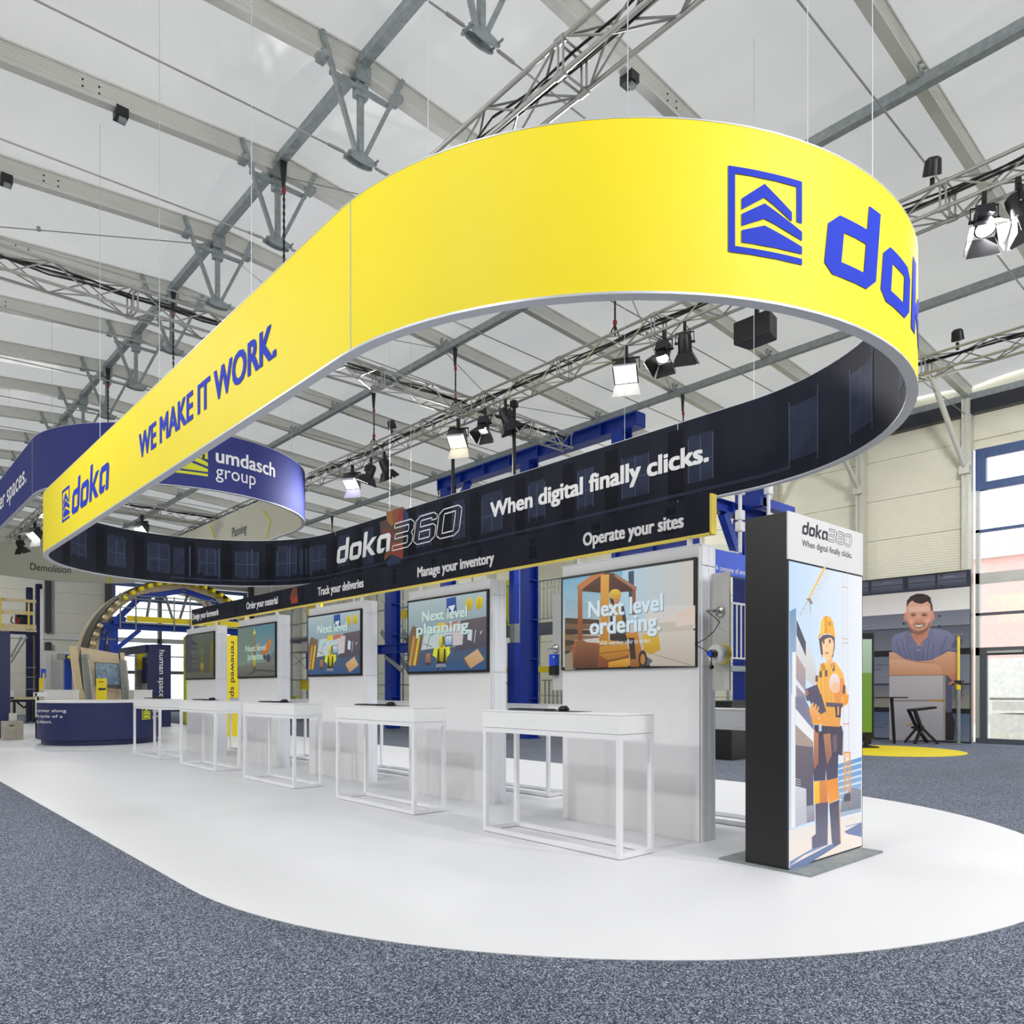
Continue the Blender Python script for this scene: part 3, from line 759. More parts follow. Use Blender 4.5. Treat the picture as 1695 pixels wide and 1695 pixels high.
# ================================================================== OVERHEAD SIGN ON THE DISPLAY WALLS
sg = thing('overhead_sign', (5.0, 9.0, 2.36), 'long black overhead sign with a yellow edge standing on the display walls', 'sign')
MB().box(4.955, 5.01, 3.30, 14.55, 2.368, 2.655).build('sign_box', 'night_print', sg)
MB().box(4.946, 5.016, 3.29, 14.56, 2.355, 2.368).box(4.946, 5.016, 3.284, 3.30, 2.355, 2.662).box(4.946, 5.016, 14.55, 14.565, 2.355, 2.662).build('edge_strip', 'sign_yellow', sg)
def sgn(px, py): p = on_x(px, py, 4.953); return lambda u, v: Vector((4.953, p.y - u, p.z + v))
for txt, x0, x1, y0 in (('Operate your sites', 965, 1132, 895), ('Manage your inventory', 691, 818, 949), ('Track your deliveries', 526, 602, 982), ('Order your material', 408, 460, 1006), ('Design your formwork', 319, 362, 1022)):
    a0_, a1_ = on_x(x0, y0, 4.953), on_x(x1, y0, 4.953)
    zb = {965: 2.445, 691: 2.45, 526: 2.46, 408: 2.46, 319: 2.46}[x0]
    mb = MB(); letters(mb, txt, (lambda y_, z_: lambda u, v: Vector((4.952, y_ - u, z_ + v)))(a0_.y, zb), a0_.y - a1_.y, .115, bold=.055)
    mb.build('lettering', 'print_white', sg, label='white words ' + txt)
mb, ml = MB(), MB()
for i in range(14):
    a = 3.6 + i * .8; ml.box(4.9535, 4.955, a, a + .008, 2.44, 2.62).box(4.9535, 4.955, a + .12, a + .128, 2.44, 2.62).box(4.9535, 4.955, a, a + .12, 2.55, 2.556); mb.box(4.954, 4.955, a, a + .13, 2.42, 2.62)
mb.build('printed_window', 'night_deep', sg, kind='stuff')
ml.build('printed_line', 'night_window', sg, kind='stuff')
q = on_x(487, 990, 4.953)
Pic(lambda y, z: Vector((4.9525, y, z)), (-1, 0, 0), .001, .0004).poly([(q.y - .12, 2.42), (q.y + .1, 2.42), (q.y + .14, 2.52), (q.y + .05, 2.65), (q.y - .1, 2.64)], (130, 70, 54)).poly([(q.y - .1, 2.42), (q.y + .06, 2.42), (q.y + .08, 2.5), (q.y - .12, 2.5)], (186, 72, 44)).build('printed_figure', 'print_ink', sg)
mb = MB()
for k in range(5):
    for d in (.12, 1.30): mb = MB().box(4.965, 5.0, 3.37 + 2.48 * k + d, 3.40 + 2.48 * k + d, 2.29, 2.357); mb.build('sign_post', 'white_edge', sg)

# ================================================================== DISPLAY WALLS, SCREENS, TABLES
PITCH = 2.48
ordn = ['nearest', 'second nearest', 'middle', 'second farthest', 'farthest']
def wall_unit(k):
    a0 = 3.367 + PITCH * k; a1 = a0 + 1.49
    t = thing('display_wall', (5.03, (a0 + a1) / 2, 0), '%s of the five white display walls under the black sign' % ordn[k], 'display stand', 'white display walls in a row')
    MB().box(4.93, 5.12, a0 + .012, a1 - .012, .004, 2.285).build('wall_body', 'white_laminate', t, bevel=.003)
    mb = MB().box(4.945, 5.125, a0 - .0, a0 + .012, .004, 2.285)
    for x in (4.95, 5.035, 5.105): mb.box(x, x + .014, a0 - .004, a0 + .001, .004, 2.285)
    mb.build('edge_profile', 'white_edge', t)
    MB().box(4.945, 5.115, a1 - .012, a1, .004, 2.285).build('edge_profile', 'white_edge', t)
    MB().box(4.926, 5.124, a0 - .003, a1 + .003, 2.285, 2.292).build('cap', 'white_edge', t)
    for z in (1.348, 2.13): MB().box(4.944, 5.126, a0 - .0075, a0 - .0005, z, z + .003).build('joint', 'grey_board', t)
    return t
walls = [wall_unit(k) for k in range(5)]
def desk_pic(pic, U, V, word2):
    """planning desk seen from above: U,V map 0..1 picture coordinates"""
    f = lambda *q: [(p[0] * U, p[1] * V) for p in q]
    pic.poly(f((0, 0), (1, 0), (1, 1), (0, 1)), (176, 196, 200), (70, 96, 128))
    pic.poly(f((0, .0), (1, 0), (1, .3), (0, .33)), (74, 90, 112), (44, 84, 132))
    pic.poly(f((.62, .25), (1, .3), (1, .68), (.70, .66)), (104, 92, 98), (74, 72, 86))
    pic.poly(f((0, .28), (.18, .25), (.2, .6), (.06, .66), (0, .5)), (120, 98, 76))
    for i, c in enumerate(((196, 148, 60), (150, 104, 60), (206, 190, 60), (120, 84, 54))):
        o = i * .035; pic.poly(f((.0 + o, .1), (.03 + o, .08), (.10 + o, .5), (.07 + o, .52)), c)
    pic.poly(f((.18, .30), (.58, .34), (.6, .62), (.24, .6)), (188, 214, 214), (196, 206, 206))
    pic.poly(f((.56, .33), (.72, .34), (.74, .62), (.58, .62)), (206, 198, 200))
    pic.line(f((.26, .33), (.3, .48), (.36, .53)), .006 * U, (40, 60, 80)).line(f((.2, .4), (.33, .34)), .005 * U, (60, 90, 100))
    pic.poly(f((.52, .78), (.65, .79), (.64, .99), (.52, .98)), (36, 84, 168), (24, 58, 130)); pic.poly(f((.54, .87), (.60, .78), (.63, .88)), (226, 232, 236))
    pic.oval(.80 * U, .86 * V, .042 * U, .085 * V, (236, 208, 40), (190, 160, 20), rot=-.1); pic.oval(.92 * U, .865 * V, .042 * U, .085 * V, (240, 212, 40), (190, 160, 20), rot=-.2)
    for cx in (.79, .91): pic.line(f((cx, .80), (cx + .01, .92)), .006 * U, (170, 140, 20))
    pic.poly(f((.74, .16), (.90, .27), (.98, .13), (.82, .02)), (214, 178, 132), (190, 152, 108)); pic.poly(f((.72, .15), (.74, .16), (.82, .02), (.79, .04)), (120, 88, 62))
    pic.poly(f((.24, .12), (.31, .12), (.31, .25), (.25, .25)), (176, 124, 92), (140, 94, 66)); pic.poly(f((.24, .12), (.31, .12), (.32, .09), (.26, .08)), (70, 54, 50))
    pic.poly(f((.78, .40), (.83, .38), (.84, .52), (.79, .54)), (206, 220, 236)); pic.line(f((.86, .35), (.88, .52)), .006 * U, (226, 226, 232)); pic.line(f((.93, .46), (.95, .5)), .008 * U, (226, 226, 232))
    pic.poly(f((.36, .56), (.5, .58), (.5, .66), (.42, .66)), (226, 196, 50)); pic.poly(f((.5, .56), (.66, .6), (.66, .66), (.52, .64)), (190, 120, 96))
    pic.poly(f((.39, .10), (.52, .10), (.54, .30), (.46, .36), (.38, .30)), (230, 218, 40), (120, 116, 30))
    pic.poly(f((.39, .09), (.52, .09), (.51, .16), (.46, .12), (.40, .16)), (30, 30, 30)); pic.poly(f((.41, .3), (.43, .31), (.43, .12), (.40, .14)), (50, 50, 20)); pic.poly(f((.49, .3), (.51, .3), (.51, .14), (.48, .12)), (50, 50, 20))
    pic.poly(f((.34, .22), (.39, .18), (.41, .32), (.36, .32)), (222, 226, 50)); pic.poly(f((.53, .18), (.57, .24), (.56, .34), (.52, .32)), (222, 226, 50))
    pic.oval(.46 * U, .40 * V, .038 * U, .085 * V, (240, 226, 90), (170, 150, 20)); pic.poly(f((.47, .33), (.5, .36), (.495, .46), (.47, .48)), (110, 110, 20))
    pic.poly(f((.50, .33), (.60, .33), (.60, .48), (.50, .48)), (34, 52, 90)); pic.poly(f((.507, .345), (.593, .345), (.593, .47), (.507, .47)), (216, 226, 232), (120, 160, 200))
    pic.poly(f((.38, .05), (.52, .05), (.51, .1), (.39, .1)), (130, 138, 156)); pic.line(f((.4, .0), (.42, .05)), .008 * U, (20, 22, 30)); pic.line(f((.5, .0), (.48, .05)), .008 * U, (20, 22, 30))
    return pic
def screen(k):
    a0, a1 = 3.395 + PITCH * k, 4.838 + PITCH * k; z0, z1 = 1.346, 2.188
    name_ = ['forklift picture on', 'planning desk picture and two lines on', 'planning desk picture and one line on', 'jobsite picture on', 'dim building picture on'][k]
    t = thing('tv_screen', (4.92, (a0 + a1) / 2, z0), 'flat screen with %s the %s white display wall' % (name_, ordn[k]), 'screen', 'screens on the display walls')
    MB().box(4.905, 4.935, a0, a1, z0, z1).build('bezel', 'black_plastic', t)
    u0, u1, v0, v1 = a0 + .022, a1 - .022, z0 + .028, z1 - .022; U = u1 - u0; V = v1 - v0
    w = lambda u, v: Vector((4.905, u1 - u, v0 + v)); sc = lambda y: Vector((4.905, y, 0))
    if k == 0:
        pic = Pic(lambda x, y: on_x(x, y, 4.904), (-1, 0, 0), .0012, .00008); K = crop(840, 840, 430 / 1695); f = lambda *q: [K(*p) for p in q]
        E = lambda u, v: (lambda p: (847.5 + FPX * (p.x * SB - p.y * CB) / (p.x * CB + p.y * SB), 1140 - FPX * (p.z - EYE) / (p.x * CB + p.y * SB)))(w(u, v))
        pic.poly([E(0, 0), E(U, 0), E(U, V), E(0, V)], (120, 178, 206), (226, 224, 216))
        pic.poly([E(U * .45, 0), E(U, 0), E(U, V), E(U * .5, V)], (176, 214, 236), (214, 206, 196), True)
        pic.poly(f((900, 640), (1225, 640), (1225, 790), (900, 800)), (214, 216, 216), (226, 214, 200))
        pic.poly([E(0, 0), E(U, 0), E(U, V * .42), E(0, V * .42)], (206, 196, 182), (186, 182, 170))
        pic.poly(f((378, 590), (600, 640), (600, 740), (378, 730)), (140, 178, 196), (170, 190, 196))
        for i, c in enumerate(((84, 62, 48), (120, 92, 70), (66, 48, 40), (134, 104, 78), (72, 54, 44), (116, 88, 64), (60, 46, 38))):
            y = 720 + i * 36; pic.poly(f((376, y), (600, y + 12), (600, y + 44 - i * 5), (376, y + 40)), c)
        pic.poly(f((376, 960), (560, 880), (620, 960), (430, 1060), (376, 1060)), (150, 136, 118))
        pic.poly(f((790, 420), (826, 412), (828, 700), (795, 700)), (50, 72, 96)); pic.poly(f((1100, 690), (1225, 640), (1225, 760), (1100, 780)), (232, 204, 186), (226, 214, 204))
        pic.poly(f((960, 820), (1225, 800), (1225, 1035), (930, 1035)), (214, 206, 196), (190, 180, 166)); pic.line(f((900, 940), (1200, 1030)), .8, (120, 116, 110))
        pic.poly(f((880, 830), (985, 815), (1000, 930), (930, 960), (890, 930)), (226, 184, 60), (196, 150, 40)); pic.poly(f((890, 960), (950, 1000), (920, 1030), (890, 1035)), (90, 94, 104))
        pic.poly(f((455, 520), (640, 425), (700, 430), (845, 520), (840, 545), (640, 560), (470, 545)), (96, 52, 34), (70, 36, 26))
        pic.poly(f((455, 510), (545, 445), (640, 425), (560, 480), (475, 545)), (196, 120, 60)); pic.poly(f((700, 430), (845, 520), (838, 545), (700, 450)), (170, 116, 90))
        pic.poly(f((460, 530), (490, 540), (490, 870), (460, 870)), (176, 108, 60), (140, 76, 40)); pic.poly(f((815, 530), (838, 540), (838, 700), (820, 700)), (150, 84, 46))
        pic.poly(f((610, 440), (665, 436), (660, 880), (605, 885)), (226, 168, 70), (196, 130, 40))
        pic.poly(f((670, 640), (760, 640), (790, 800), (780, 900), (670, 880)), (70, 56, 50), (50, 44, 44)); pic.poly(f((680, 640), (745, 650), (760, 800), (700, 820)), (206, 158, 60), (150, 104, 40))
        pic.oval(*K(705, 610), 8, 9, (190, 140, 110)); pic.poly(f((668, 590), (690, 585), (700, 640), (675, 620)), (60, 34, 26))
        pic.oval(*K(705, 568), 10, 9, (240, 200, 70), (200, 150, 40)); pic.poly(f((668, 580), (745, 565), (745, 578), (670, 592)), (214, 166, 50))
        pic.poly(f((440, 870), (600, 850), (760, 890), (800, 930), (790, 1040), (430, 1050), (425, 940)), (180, 104, 50), (120, 64, 34))
        pic.poly(f((610, 860), (780, 880), (800, 960), (660, 1000), (600, 960)), (214, 156, 50), (170, 112, 34)); pic.poly(f((660, 1010), (800, 980), (790, 1040), (660, 1045)), (226, 170, 50), (190, 130, 30))
        pic.poly(f((450, 870), (520, 862), (600, 900), (590, 1040), (430, 1050)), (150, 96, 62), (84, 52, 36)); pic.poly(f((490, 862), (600, 850), (605, 885), (520, 880)), (206, 200, 190))
        pic.poly(f((770, 820), (850, 815), (880, 940), (860, 1040), (800, 1040), (800, 900)), (206, 140, 54), (150, 90, 40)); pic.poly(f((790, 850), (830, 850), (840, 990), (805, 990)), (60, 44, 40))
        pic.oval(*K(885, 990), 7, 15, (50, 46, 48)); pic.oval(*K(885, 990), 4, 9, (190, 130, 60))
        for i in range(3): pic.poly(f((605, 900 + i * 50), (790, 880 + i * 50), (790, 884 + i * 50), (605, 905 + i * 50)), (120, 76, 30))
        T = [('Next level', (530, 720), (1018, 690), .14, .045), ('ordering.', (540, 832), (1005, 802), .145, .045), ('With seamless offer to order.', (603, 900), (938, 884), .036, .0)]
        for txt, p, q, cp, bo in T:
            A_ = on_x(*K(*p), 4.904); B_ = on_x(*K(*q), 4.904)
            if bo: letters(pic.mb, txt, (lambda A_: lambda u, v: Vector((4.904 - pic.d, A_.y - u - .006, A_.z + v - .006)))(A_), A_.y - B_.y, cp, bo, col=lin((110, 140, 150))); pic.d += .0012
            letters(pic.mb, txt, (lambda A_: lambda u, v: Vector((4.904 - pic.d, A_.y - u, A_.z + v)))(A_), A_.y - B_.y, cp, bo, col=lin((222, 240, 250))); pic.d += .0012
    elif k in (1, 2):
        pic = desk_pic(Pic(w, (-1, 0, 0), .001, .00008), U, V, k == 1)
        L_ = [('Next level', .20, .70, .78, .115)] + ([('planning', .12, .52, .80, .12)] if k == 1 else [])
        for txt, u_, v_, u2, cp in L_:
            for col, d, dv in (((70, 100, 110), .004, -.005), ((206, 232, 226), 0, 0)):
                letters(pic.mb, txt, (lambda u_, v_, d, dv: lambda u, v: Vector((4.905 - pic.d, u1 - u_ * U - u - d, v0 + v_ * V + v + dv)))(u_, v_, d, dv), (u2 - u_) * U, cp, .055, col=lin(col)); pic.d += .0012
    elif k == 3:
        pic = Pic(w, (-1, 0, 0), .001, .00008); f = lambda *q: [(p[0] * U, p[1] * V) for p in q]
        pic.poly(f((0, .0), (1, 0), (1, 1), (0, 1)), (84, 130, 146), (130, 150, 140)); pic.poly(f((0, 0), (.6, 0), (.4, 1), (0, 1)), (104, 128, 118), (120, 136, 122))
        pic.poly(f((0, 0), (1, 0), (1, .3), (0, .22)), (120, 122, 112), (86, 88, 84)); pic.poly(f((.2, 0), (.5, .15), (1, .1), (1, .07), (.55, .1)), (70, 72, 68))
        for i in range(5): pic.line(f((.1 + .2 * i, 0), (.3 + .15 * i, .3)), .006, (76, 78, 74))
        pic.poly(f((.38, .58), (.60, .66), (.68, .60), (.6, .62), (.6, .5), (.4, .48)), (150, 146, 130)); pic.poly(f((.43, .12), (.5, .12), (.5, .84), (.44, .84)), (140, 128, 96), (84, 74, 60)); pic.poly(f((.435, .84), (.47, .95), (.51, .84)), (226, 206, 90)); pic.poly(f((.435, .2), (.505, .2), (.505, .4), (.435, .4)), (206, 196, 60), (150, 140, 40))
        pic.poly(f((.66, .44), (.74, .40), (.86, .5), (.92, .66), (.86, .72), (.82, .62), (.74, .56), (.68, .52)), (224, 130, 40), (190, 96, 30)); pic.oval(.84 * U, .34 * V, .06 * U, .08 * V, (66, 62, 78)); pic.oval(.74 * U, .36 * V, .04 * U, .05 * V, (66, 62, 78)); pic.poly(f((.9, .3), (1, .3), (1, .45), (.93, .45)), (96, 110, 116))
        for txt, u_, v_, u2, cp in (('Next level', .22, .50, .78, .10), ('jobsite.', .28, .33, .72, .105)):
            letters(pic.mb, txt, (lambda u_, v_: lambda u, v: Vector((4.905 - pic.d, u1 - u_ * U - u, v0 + v_ * V + v)))(u_, v_), (u2 - u_) * U, cp, .05, col=lin((180, 206, 190))); pic.d += .0012
    else:
        pic = Pic(w, (-1, 0, 0), .001, .00008); f = lambda *q: [(p[0] * U, p[1] * V) for p in q]
        pic.poly(f((0, .0), (1, 0), (1, 1), (0, 1)), (84, 94, 84), (62, 66, 58)); pic.poly(f((0, 0), (.3, 0), (.24, 1), (0, 1)), (58, 66, 82), (60, 66, 70)); pic.poly(f((.22, .2), (.42, .25), (.42, .8), (.22, .9)), (54, 56, 58), (70, 72, 62))
        for i in range(5): pic.poly(f((.24, .25 + .12 * i), (.4, .27 + .11 * i), (.4, .31 + .11 * i), (.24, .29 + .12 * i)), (86, 92, 88))
        pic.poly(f((.55, .05), (.66, .05), (.66, .8), (.56, .85)), (96, 92, 52), (104, 88, 40)); pic.poly(f((.54, .2), (.67, .2), (.67, .34), (.54, .34)), (136, 122, 36)); pic.poly(f((.85, .1), (1, .05), (1, .8), (.9, .8)), (110, 104, 40), (90, 84, 40)); pic.poly(f((0, 0), (1, 0), (1, .12), (0, .14)), (84, 86, 74))
        for txt, u_, v_, u2, cp in (('Next level', .2, .55, .7, .09),):
            letters(pic.mb, txt, (lambda u_, v_: lambda u, v: Vector((4.905 - pic.d, u1 - u_ * U - u, v0 + v_ * V + v)))(u_, v_), (u2 - u_) * U, cp, .02, col=lin((96, 106, 96))); pic.d += .0012
    pic.build('screen_image', 'screen_image', t)
    MB().box(4.935, 4.945, a0 + .2, a1 - .2, z0 + .1, z1 - .1).build('wall_mount', 'black_plastic', t)
for k in range(5): screen(k)

# tables
def make_table():
    t = thing('display_table', (0, 0, 0), 'white box-top table', 'table', 'white tables along the display walls'); hx, hy = .19, .737
    MB().box(-hx, hx, -hy, hy, .862, .988).build('drawer_box', 'table_white', t, bevel=.003)
    MB().box(-hx - .001, hx + .001, -hy - .001, hy + .001, .990, 1.0).build('tabletop', 'table_white', t, bevel=.002)
    for sx in (-1, 1):
        for sy in (-1, 1):
            x, y = sx * (hx - .02), sy * (hy - .02); MB().box(x - .018, x + .018, y - .018, y + .018, .005, .858).build('leg', 'white_lacquer', t, bevel=.002)
        MB().box(sx * (hx - .02) - .0175, sx * (hx - .02) + .0175, -hy + .038, hy - .038, .005, .04).build('floor_rail', 'white_lacquer', t)
        MB().box(sx * (hx - .02) - .0175, sx * (hx - .02) + .0175, -hy + .038, hy - .038, .822, .858).build('upper_rail', 'white_lacquer', t)
        MB().box(-hx + .038, hx - .038, sx * (hy - .02) - .0175, sx * (hy - .02) + .0175, .005, .04).build('floor_rail', 'white_lacquer', t)
        MB().box(-hx + .038, hx - .038, sx * (hy - .02) - .0175, sx * (hy - .02) + .0175, .822, .858).build('upper_rail', 'white_lacquer', t)
    return t
tp = make_table(); first = True
for side, xx in (('in front of', 4.185), ('behind', 5.93)):
    for k in range(5):
        lb = 'white box-top table on thin legs %s the %s display wall' % (side, ordn[k]); loc = (xx, 4.115 + PITCH * k, 0.004)
        if first: tp.location = loc; tp['label'] = lb; first = False
        else: dup(tp, loc, label=lb)
# keyboard, mouse mat and mouse
def make_keyboard():
    t = thing('keyboard', (0, 0, 0), '', 'keyboard', 'keyboards on the white tables')
    MB().box(-.07, .07, -.22, .22, .002, .012).build('case', 'dark_grey', t, bevel=.003)
    mb = MB()
    for i in range(5):
        for j in range(15): mb.box(-.058 + i * .024, -.038 + i * .024, -.21 + j * .028, -.186 + j * .028, .012, .016)
    mb.build('keys', 'black_plastic', t, kind='stuff'); return t
def make_mouse():
    t = thing('computer_mouse', (0, 0, 0), '', 'mouse', 'mice on the white tables')
    MB().ball((0, 0, .012), 1, 14, 8, (.055, .034, .028)).build('shell', 'black_plastic', t, smooth=True)
    MB().box(.02, .036, -.004, .004, .03, .040).build('wheel', 'dark_grey', t)
    MB().path([(.05, 0, .008), (.09, .02, .005), (.12, .08, .004), (.13, .2, .004)], .003, 6).build('cable', 'black_satin', t); return t
kb0, mo0 = make_keyboard(), make_mouse(); mm0 = None
for k in range(5):
    y = 4.115 + PITCH * k; n_ = ordn[k]; side = 'in front of'
    lk, lm, lt = ['%s on the white table %s the %s display wall' % (w_, side, n_) for w_ in ('flat dark keyboard', 'black computer mouse', 'thin black mouse mat')]
    kl, ml_, tl = (4.20, y + .36, 1.004), (4.245, y + .045, 1.007), (4.22, y - .03, 1.0045)
    if k == 0:
        kb0.location = kl; kb0['label'] = lk; mo0.location = ml_; mo0['label'] = lm
        mm0 = MB().box(-.11, .11, -.15, .15, 0, .002).build('mouse_mat', 'dark_grey', None, lt, 'mat', 'mouse mats on the white tables', origin=(0, 0, 0)); mm0.location = tl
    else: dup(kb0, kl, label=lk); dup(mo0, ml_, label=lm); dup(mm0, tl, label=lt)

# narrow side boards with exhibits at both ends of the nearest display wall
for y0, y1, lb in ((3.19, 3.352, 'narrow pale grey board fixed to the right end of the nearest display wall'), (4.872, 5.09, 'narrow pale grey board fixed to the left end of the nearest display wall')):
    bd = thing('exhibit_board', (5.055, (y0 + y1) / 2, 1.165), lb, 'board', 'side boards of the nearest display wall')
    MB().box(5.045, 5.062, y0, y1, 1.166, 2.068).build('board_panel', 'grey_board', bd, bevel=.002)
    MB().box(5.0625, 5.08, (y0 + y1) / 2 - .03, (y0 + y1) / 2 + .03, 1.3, 1.95).build('rear_batten', 'column_alu', bd)
BX = 5.043
q = on_x(1192, 1012, BX)
an = thing('steel_anchor', (BX, q.y, q.z - .045), 'chrome disc anchor with a short arm on the board beside the nearest wall', 'fitting')
MB().lathe([(.042, 0), (.042, -.012), (.03, -.02), (.0, -.02)], 20, (BX, q.y, q.z), 'x').build('disc', 'chrome', an, smooth=True)
MB().tube((BX - .018, q.y, q.z), (BX - .09, q.y + .01, q.z - .002), .016, 10).tube((BX - .09, q.y + .01, q.z), (BX - .15, q.y + .015, q.z - .004), .010, 8).build('arm', 'chrome', an, smooth=True)
q2 = on_x(1197, 1083, BX)
dr = thing('sensor_drum', (BX, q2.y, q2.z - .075), 'round white drum with a yellow back and a blue plug on the board', 'device')
MB().lathe([(.074, 0), (.076, -.035), (.070, -.05), (.0, -.05)], 28, (BX, q2.y, q2.z), 'x').build('back_shell', 'yellow', dr, smooth=True)
MB().lathe([(.072, -.0505), (.072, -.10), (.06, -.115), (.0, -.115)], 28, (BX, q2.y, q2.z), 'x').build('front_shell', 'acrylic_white', dr, smooth=True)
MB().lathe([(.030, -.1155), (.030, -.16), (.020, -.165), (.0, -.165)], 18, (BX, q2.y, q2.z), 'x').build('plug', 'black_plastic', dr, smooth=True)
MB().lathe([(.021, -.1655), (.021, -.19), (.0, -.19)], 18, (BX, q2.y, q2.z), 'x').build('plug_ring', 'device_blue', dr, smooth=True)
X_ = BX - .155
MB().path([(X_, q.y + .015, q.z - .01), (X_ + .03, q.y - .03, q.z - .05), (X_ + .07, q.y - .05, q.z - .09), (X_ + .03, q.y - .03, q.z - .16), (X_ - .02, q.y + .02, q.z - .22), (X_ - .09, q.y + .06, q.z - .26), (X_ - .05, q2.y + .03, q2.z + .03), (X_ - .03, q2.y, q2.z)], .0035, 6).build('cable', 'black_satin', dr, smooth=True)
MB().ball((X_, q2.y, q2.z - .10), .018).tube((X_, q2.y, q2.z - .09), (X_, q2.y, q2.z), .004, 6).build('hanging_cap', 'black_plastic', dr, smooth=True)
q3 = on_x(920, 1097, BX)
dv = thing('blue_meter', (BX, q3.y, q3.z - .12), 'blue and black handheld device hung left of the nearest screen', 'device')
MB().box(BX - .05, BX + .002, q3.y - .042, q3.y + .042, q3.z - .03, q3.z + .08).build('upper_case', 'device_blue', dv, bevel=.006)
MB().box(BX - .055, BX + .002, q3.y - .044, q3.y + .044, q3.z - .12, q3.z - .031).build('lower_case', 'black_plastic', dv, bevel=.01)
MB().lathe([(.04, 0), (.04, -.015), (.02, -.025), (0, -.025)], 16, (BX, q3.y, q3.z + .135), 'x').tube((BX - .02, q3.y + .02, q3.z + .135), (BX - .06, q3.y + .05, q3.z + .12), .012, 8).build('hook', 'chrome', dv, smooth=True)
MB().box(BX - .0515, BX - .05, q3.y - .03, q3.y - .015, q3.z + .045, q3.z + .06).build('label_plate', 'print_white', dv)

# ================================================================== TOTEM
tt = thing('totem', (5.07, 2.6, 0), 'tall black totem with a lit picture of a worker on the floor island', 'display stand')
MB().box(4.53, 5.60, 2.29, 2.95, .0045, .018).build('base_plate', 'galvanised', tt)
MB().box(4.555, 5.63, 2.46, 2.76, .018, 2.318).build('cabinet', 'black_satin', tt, bevel=.002)
MB().box(4.548, 5.637, 2.449, 2.459, 2.012, 2.32).build('header_panel', 'white_laminate', tt)
MB().box(4.548, 5.637, 2.452, 2.4595, .018, 2.008).build('screen_frame', 'dark_grey', tt)
w = lambda x, y: on_y(x, y, 2.4515)
pic = Pic(w, (0, -1, 0), .0012, .00004)
C0 = [Vector((4.56, 2.4515, .028)), Vector((5.625, 2.4515, .028)), Vector((5.625, 2.4515, 2.0)), Vector((4.56, 2.4515, 2.0))]
def topx(p): X = p.x * SB - p.y * CB; Y = p.x * CB + p.y * SB; return (847.5 + FPX * X / Y, 1140 - FPX * (p.z - EYE) / Y)
E4 = [topx(p) for p in C0]
pic.poly(E4, (196, 224, 250), (240, 242, 248), True)
K1 = crop(1295, 860, 140 / 791); K2 = crop(1295, 1150, 140 / 791)
f1 = lambda *q: [K1(*p) for p in q]; f2 = lambda *q: [K2(*p) for p in q]
pic.poly([E4[0], K2(60, 1270), K2(735, 1110), E4[1]], (232, 226, 222), (246, 232, 218))
pic.poly(f2((740, 580), (520, 650), (520, 1100), (735, 1070)), (110, 160, 214), (160, 196, 226))
for i in range(6): pic.poly(f2((740, 620 + i * 62), (520, 690 + i * 58), (520, 704 + i * 58), (740, 640 + i * 62)), (214, 226, 240))
pic.poly(f2((735, 880), (650, 870), (560, 960), (535, 1130), (735, 1085)), (150, 150, 164), (120, 132, 150))
pic.poly(f2((735, 1060), (535, 1100), (535, 1145), (735, 1095)), (168, 186, 206))
pic.poly(f1((65, 860), (125, 825), (130, 1695), (65, 1695)), (120, 154, 190), (176, 192, 214)); pic.poly(f1((130, 900), (300, 1340), (330, 1500), (290, 1560), (130, 1400)), (236, 236, 240), (206, 204, 208))
pic.poly(f1((130, 930), (218, 1150), (218, 1280), (130, 1080)), (84, 86, 106)); pic.poly(f1((110, 1230), (215, 1400), (215, 1695), (130, 1695)), (196, 170, 160), (150, 150, 170)); pic.poly(f1((120, 1480), (210, 1600), (210, 1640), (120, 1540)), (226, 230, 240))
pic.poly(f1((90, 1240), (125, 1240), (125, 1695), (90, 1695)), (240, 240, 244))
pic.poly(f2((65, 0), (120, 0), (120, 1250), (65, 1260)), (176, 184, 204), (206, 208, 216)); pic.poly(f2((80, 0), (118, 0), (118, 1240), (80, 1250)), (236, 238, 244))
pic.poly(f2((120, 10), (290, 340), (290, 470), (120, 270)), (240, 240, 244)); pic.poly(f2((120, 20), (200, 20), (290, 200), (290, 330), (120, 130)), (130, 132, 158))
for i in range(3): pic.line(f2((120, 130 + i * 22), (285, 330 + i * 22)), .6, (230, 232, 240))
pic.poly(f2((120, 280), (285, 440), (290, 1150), (220, 1180), (220, 880), (120, 850)), (124, 116, 124), (88, 86, 104)); pic.poly(f2((120, 280), (285, 440), (285, 490), (120, 470)), (176, 158, 150))
pic.poly(f2((118, 850), (220, 885), (225, 1200), (118, 1240)), (214, 216, 224), (186, 188, 200)); pic.poly(f2((225, 1040), (300, 1030), (300, 1180), (225, 1200)), (176, 172, 186), (140, 136, 150))
for i in range(3): pic.line(f2((115, 785 + i * 22), (170, 800 + i * 22)), .7, (236, 238, 246))
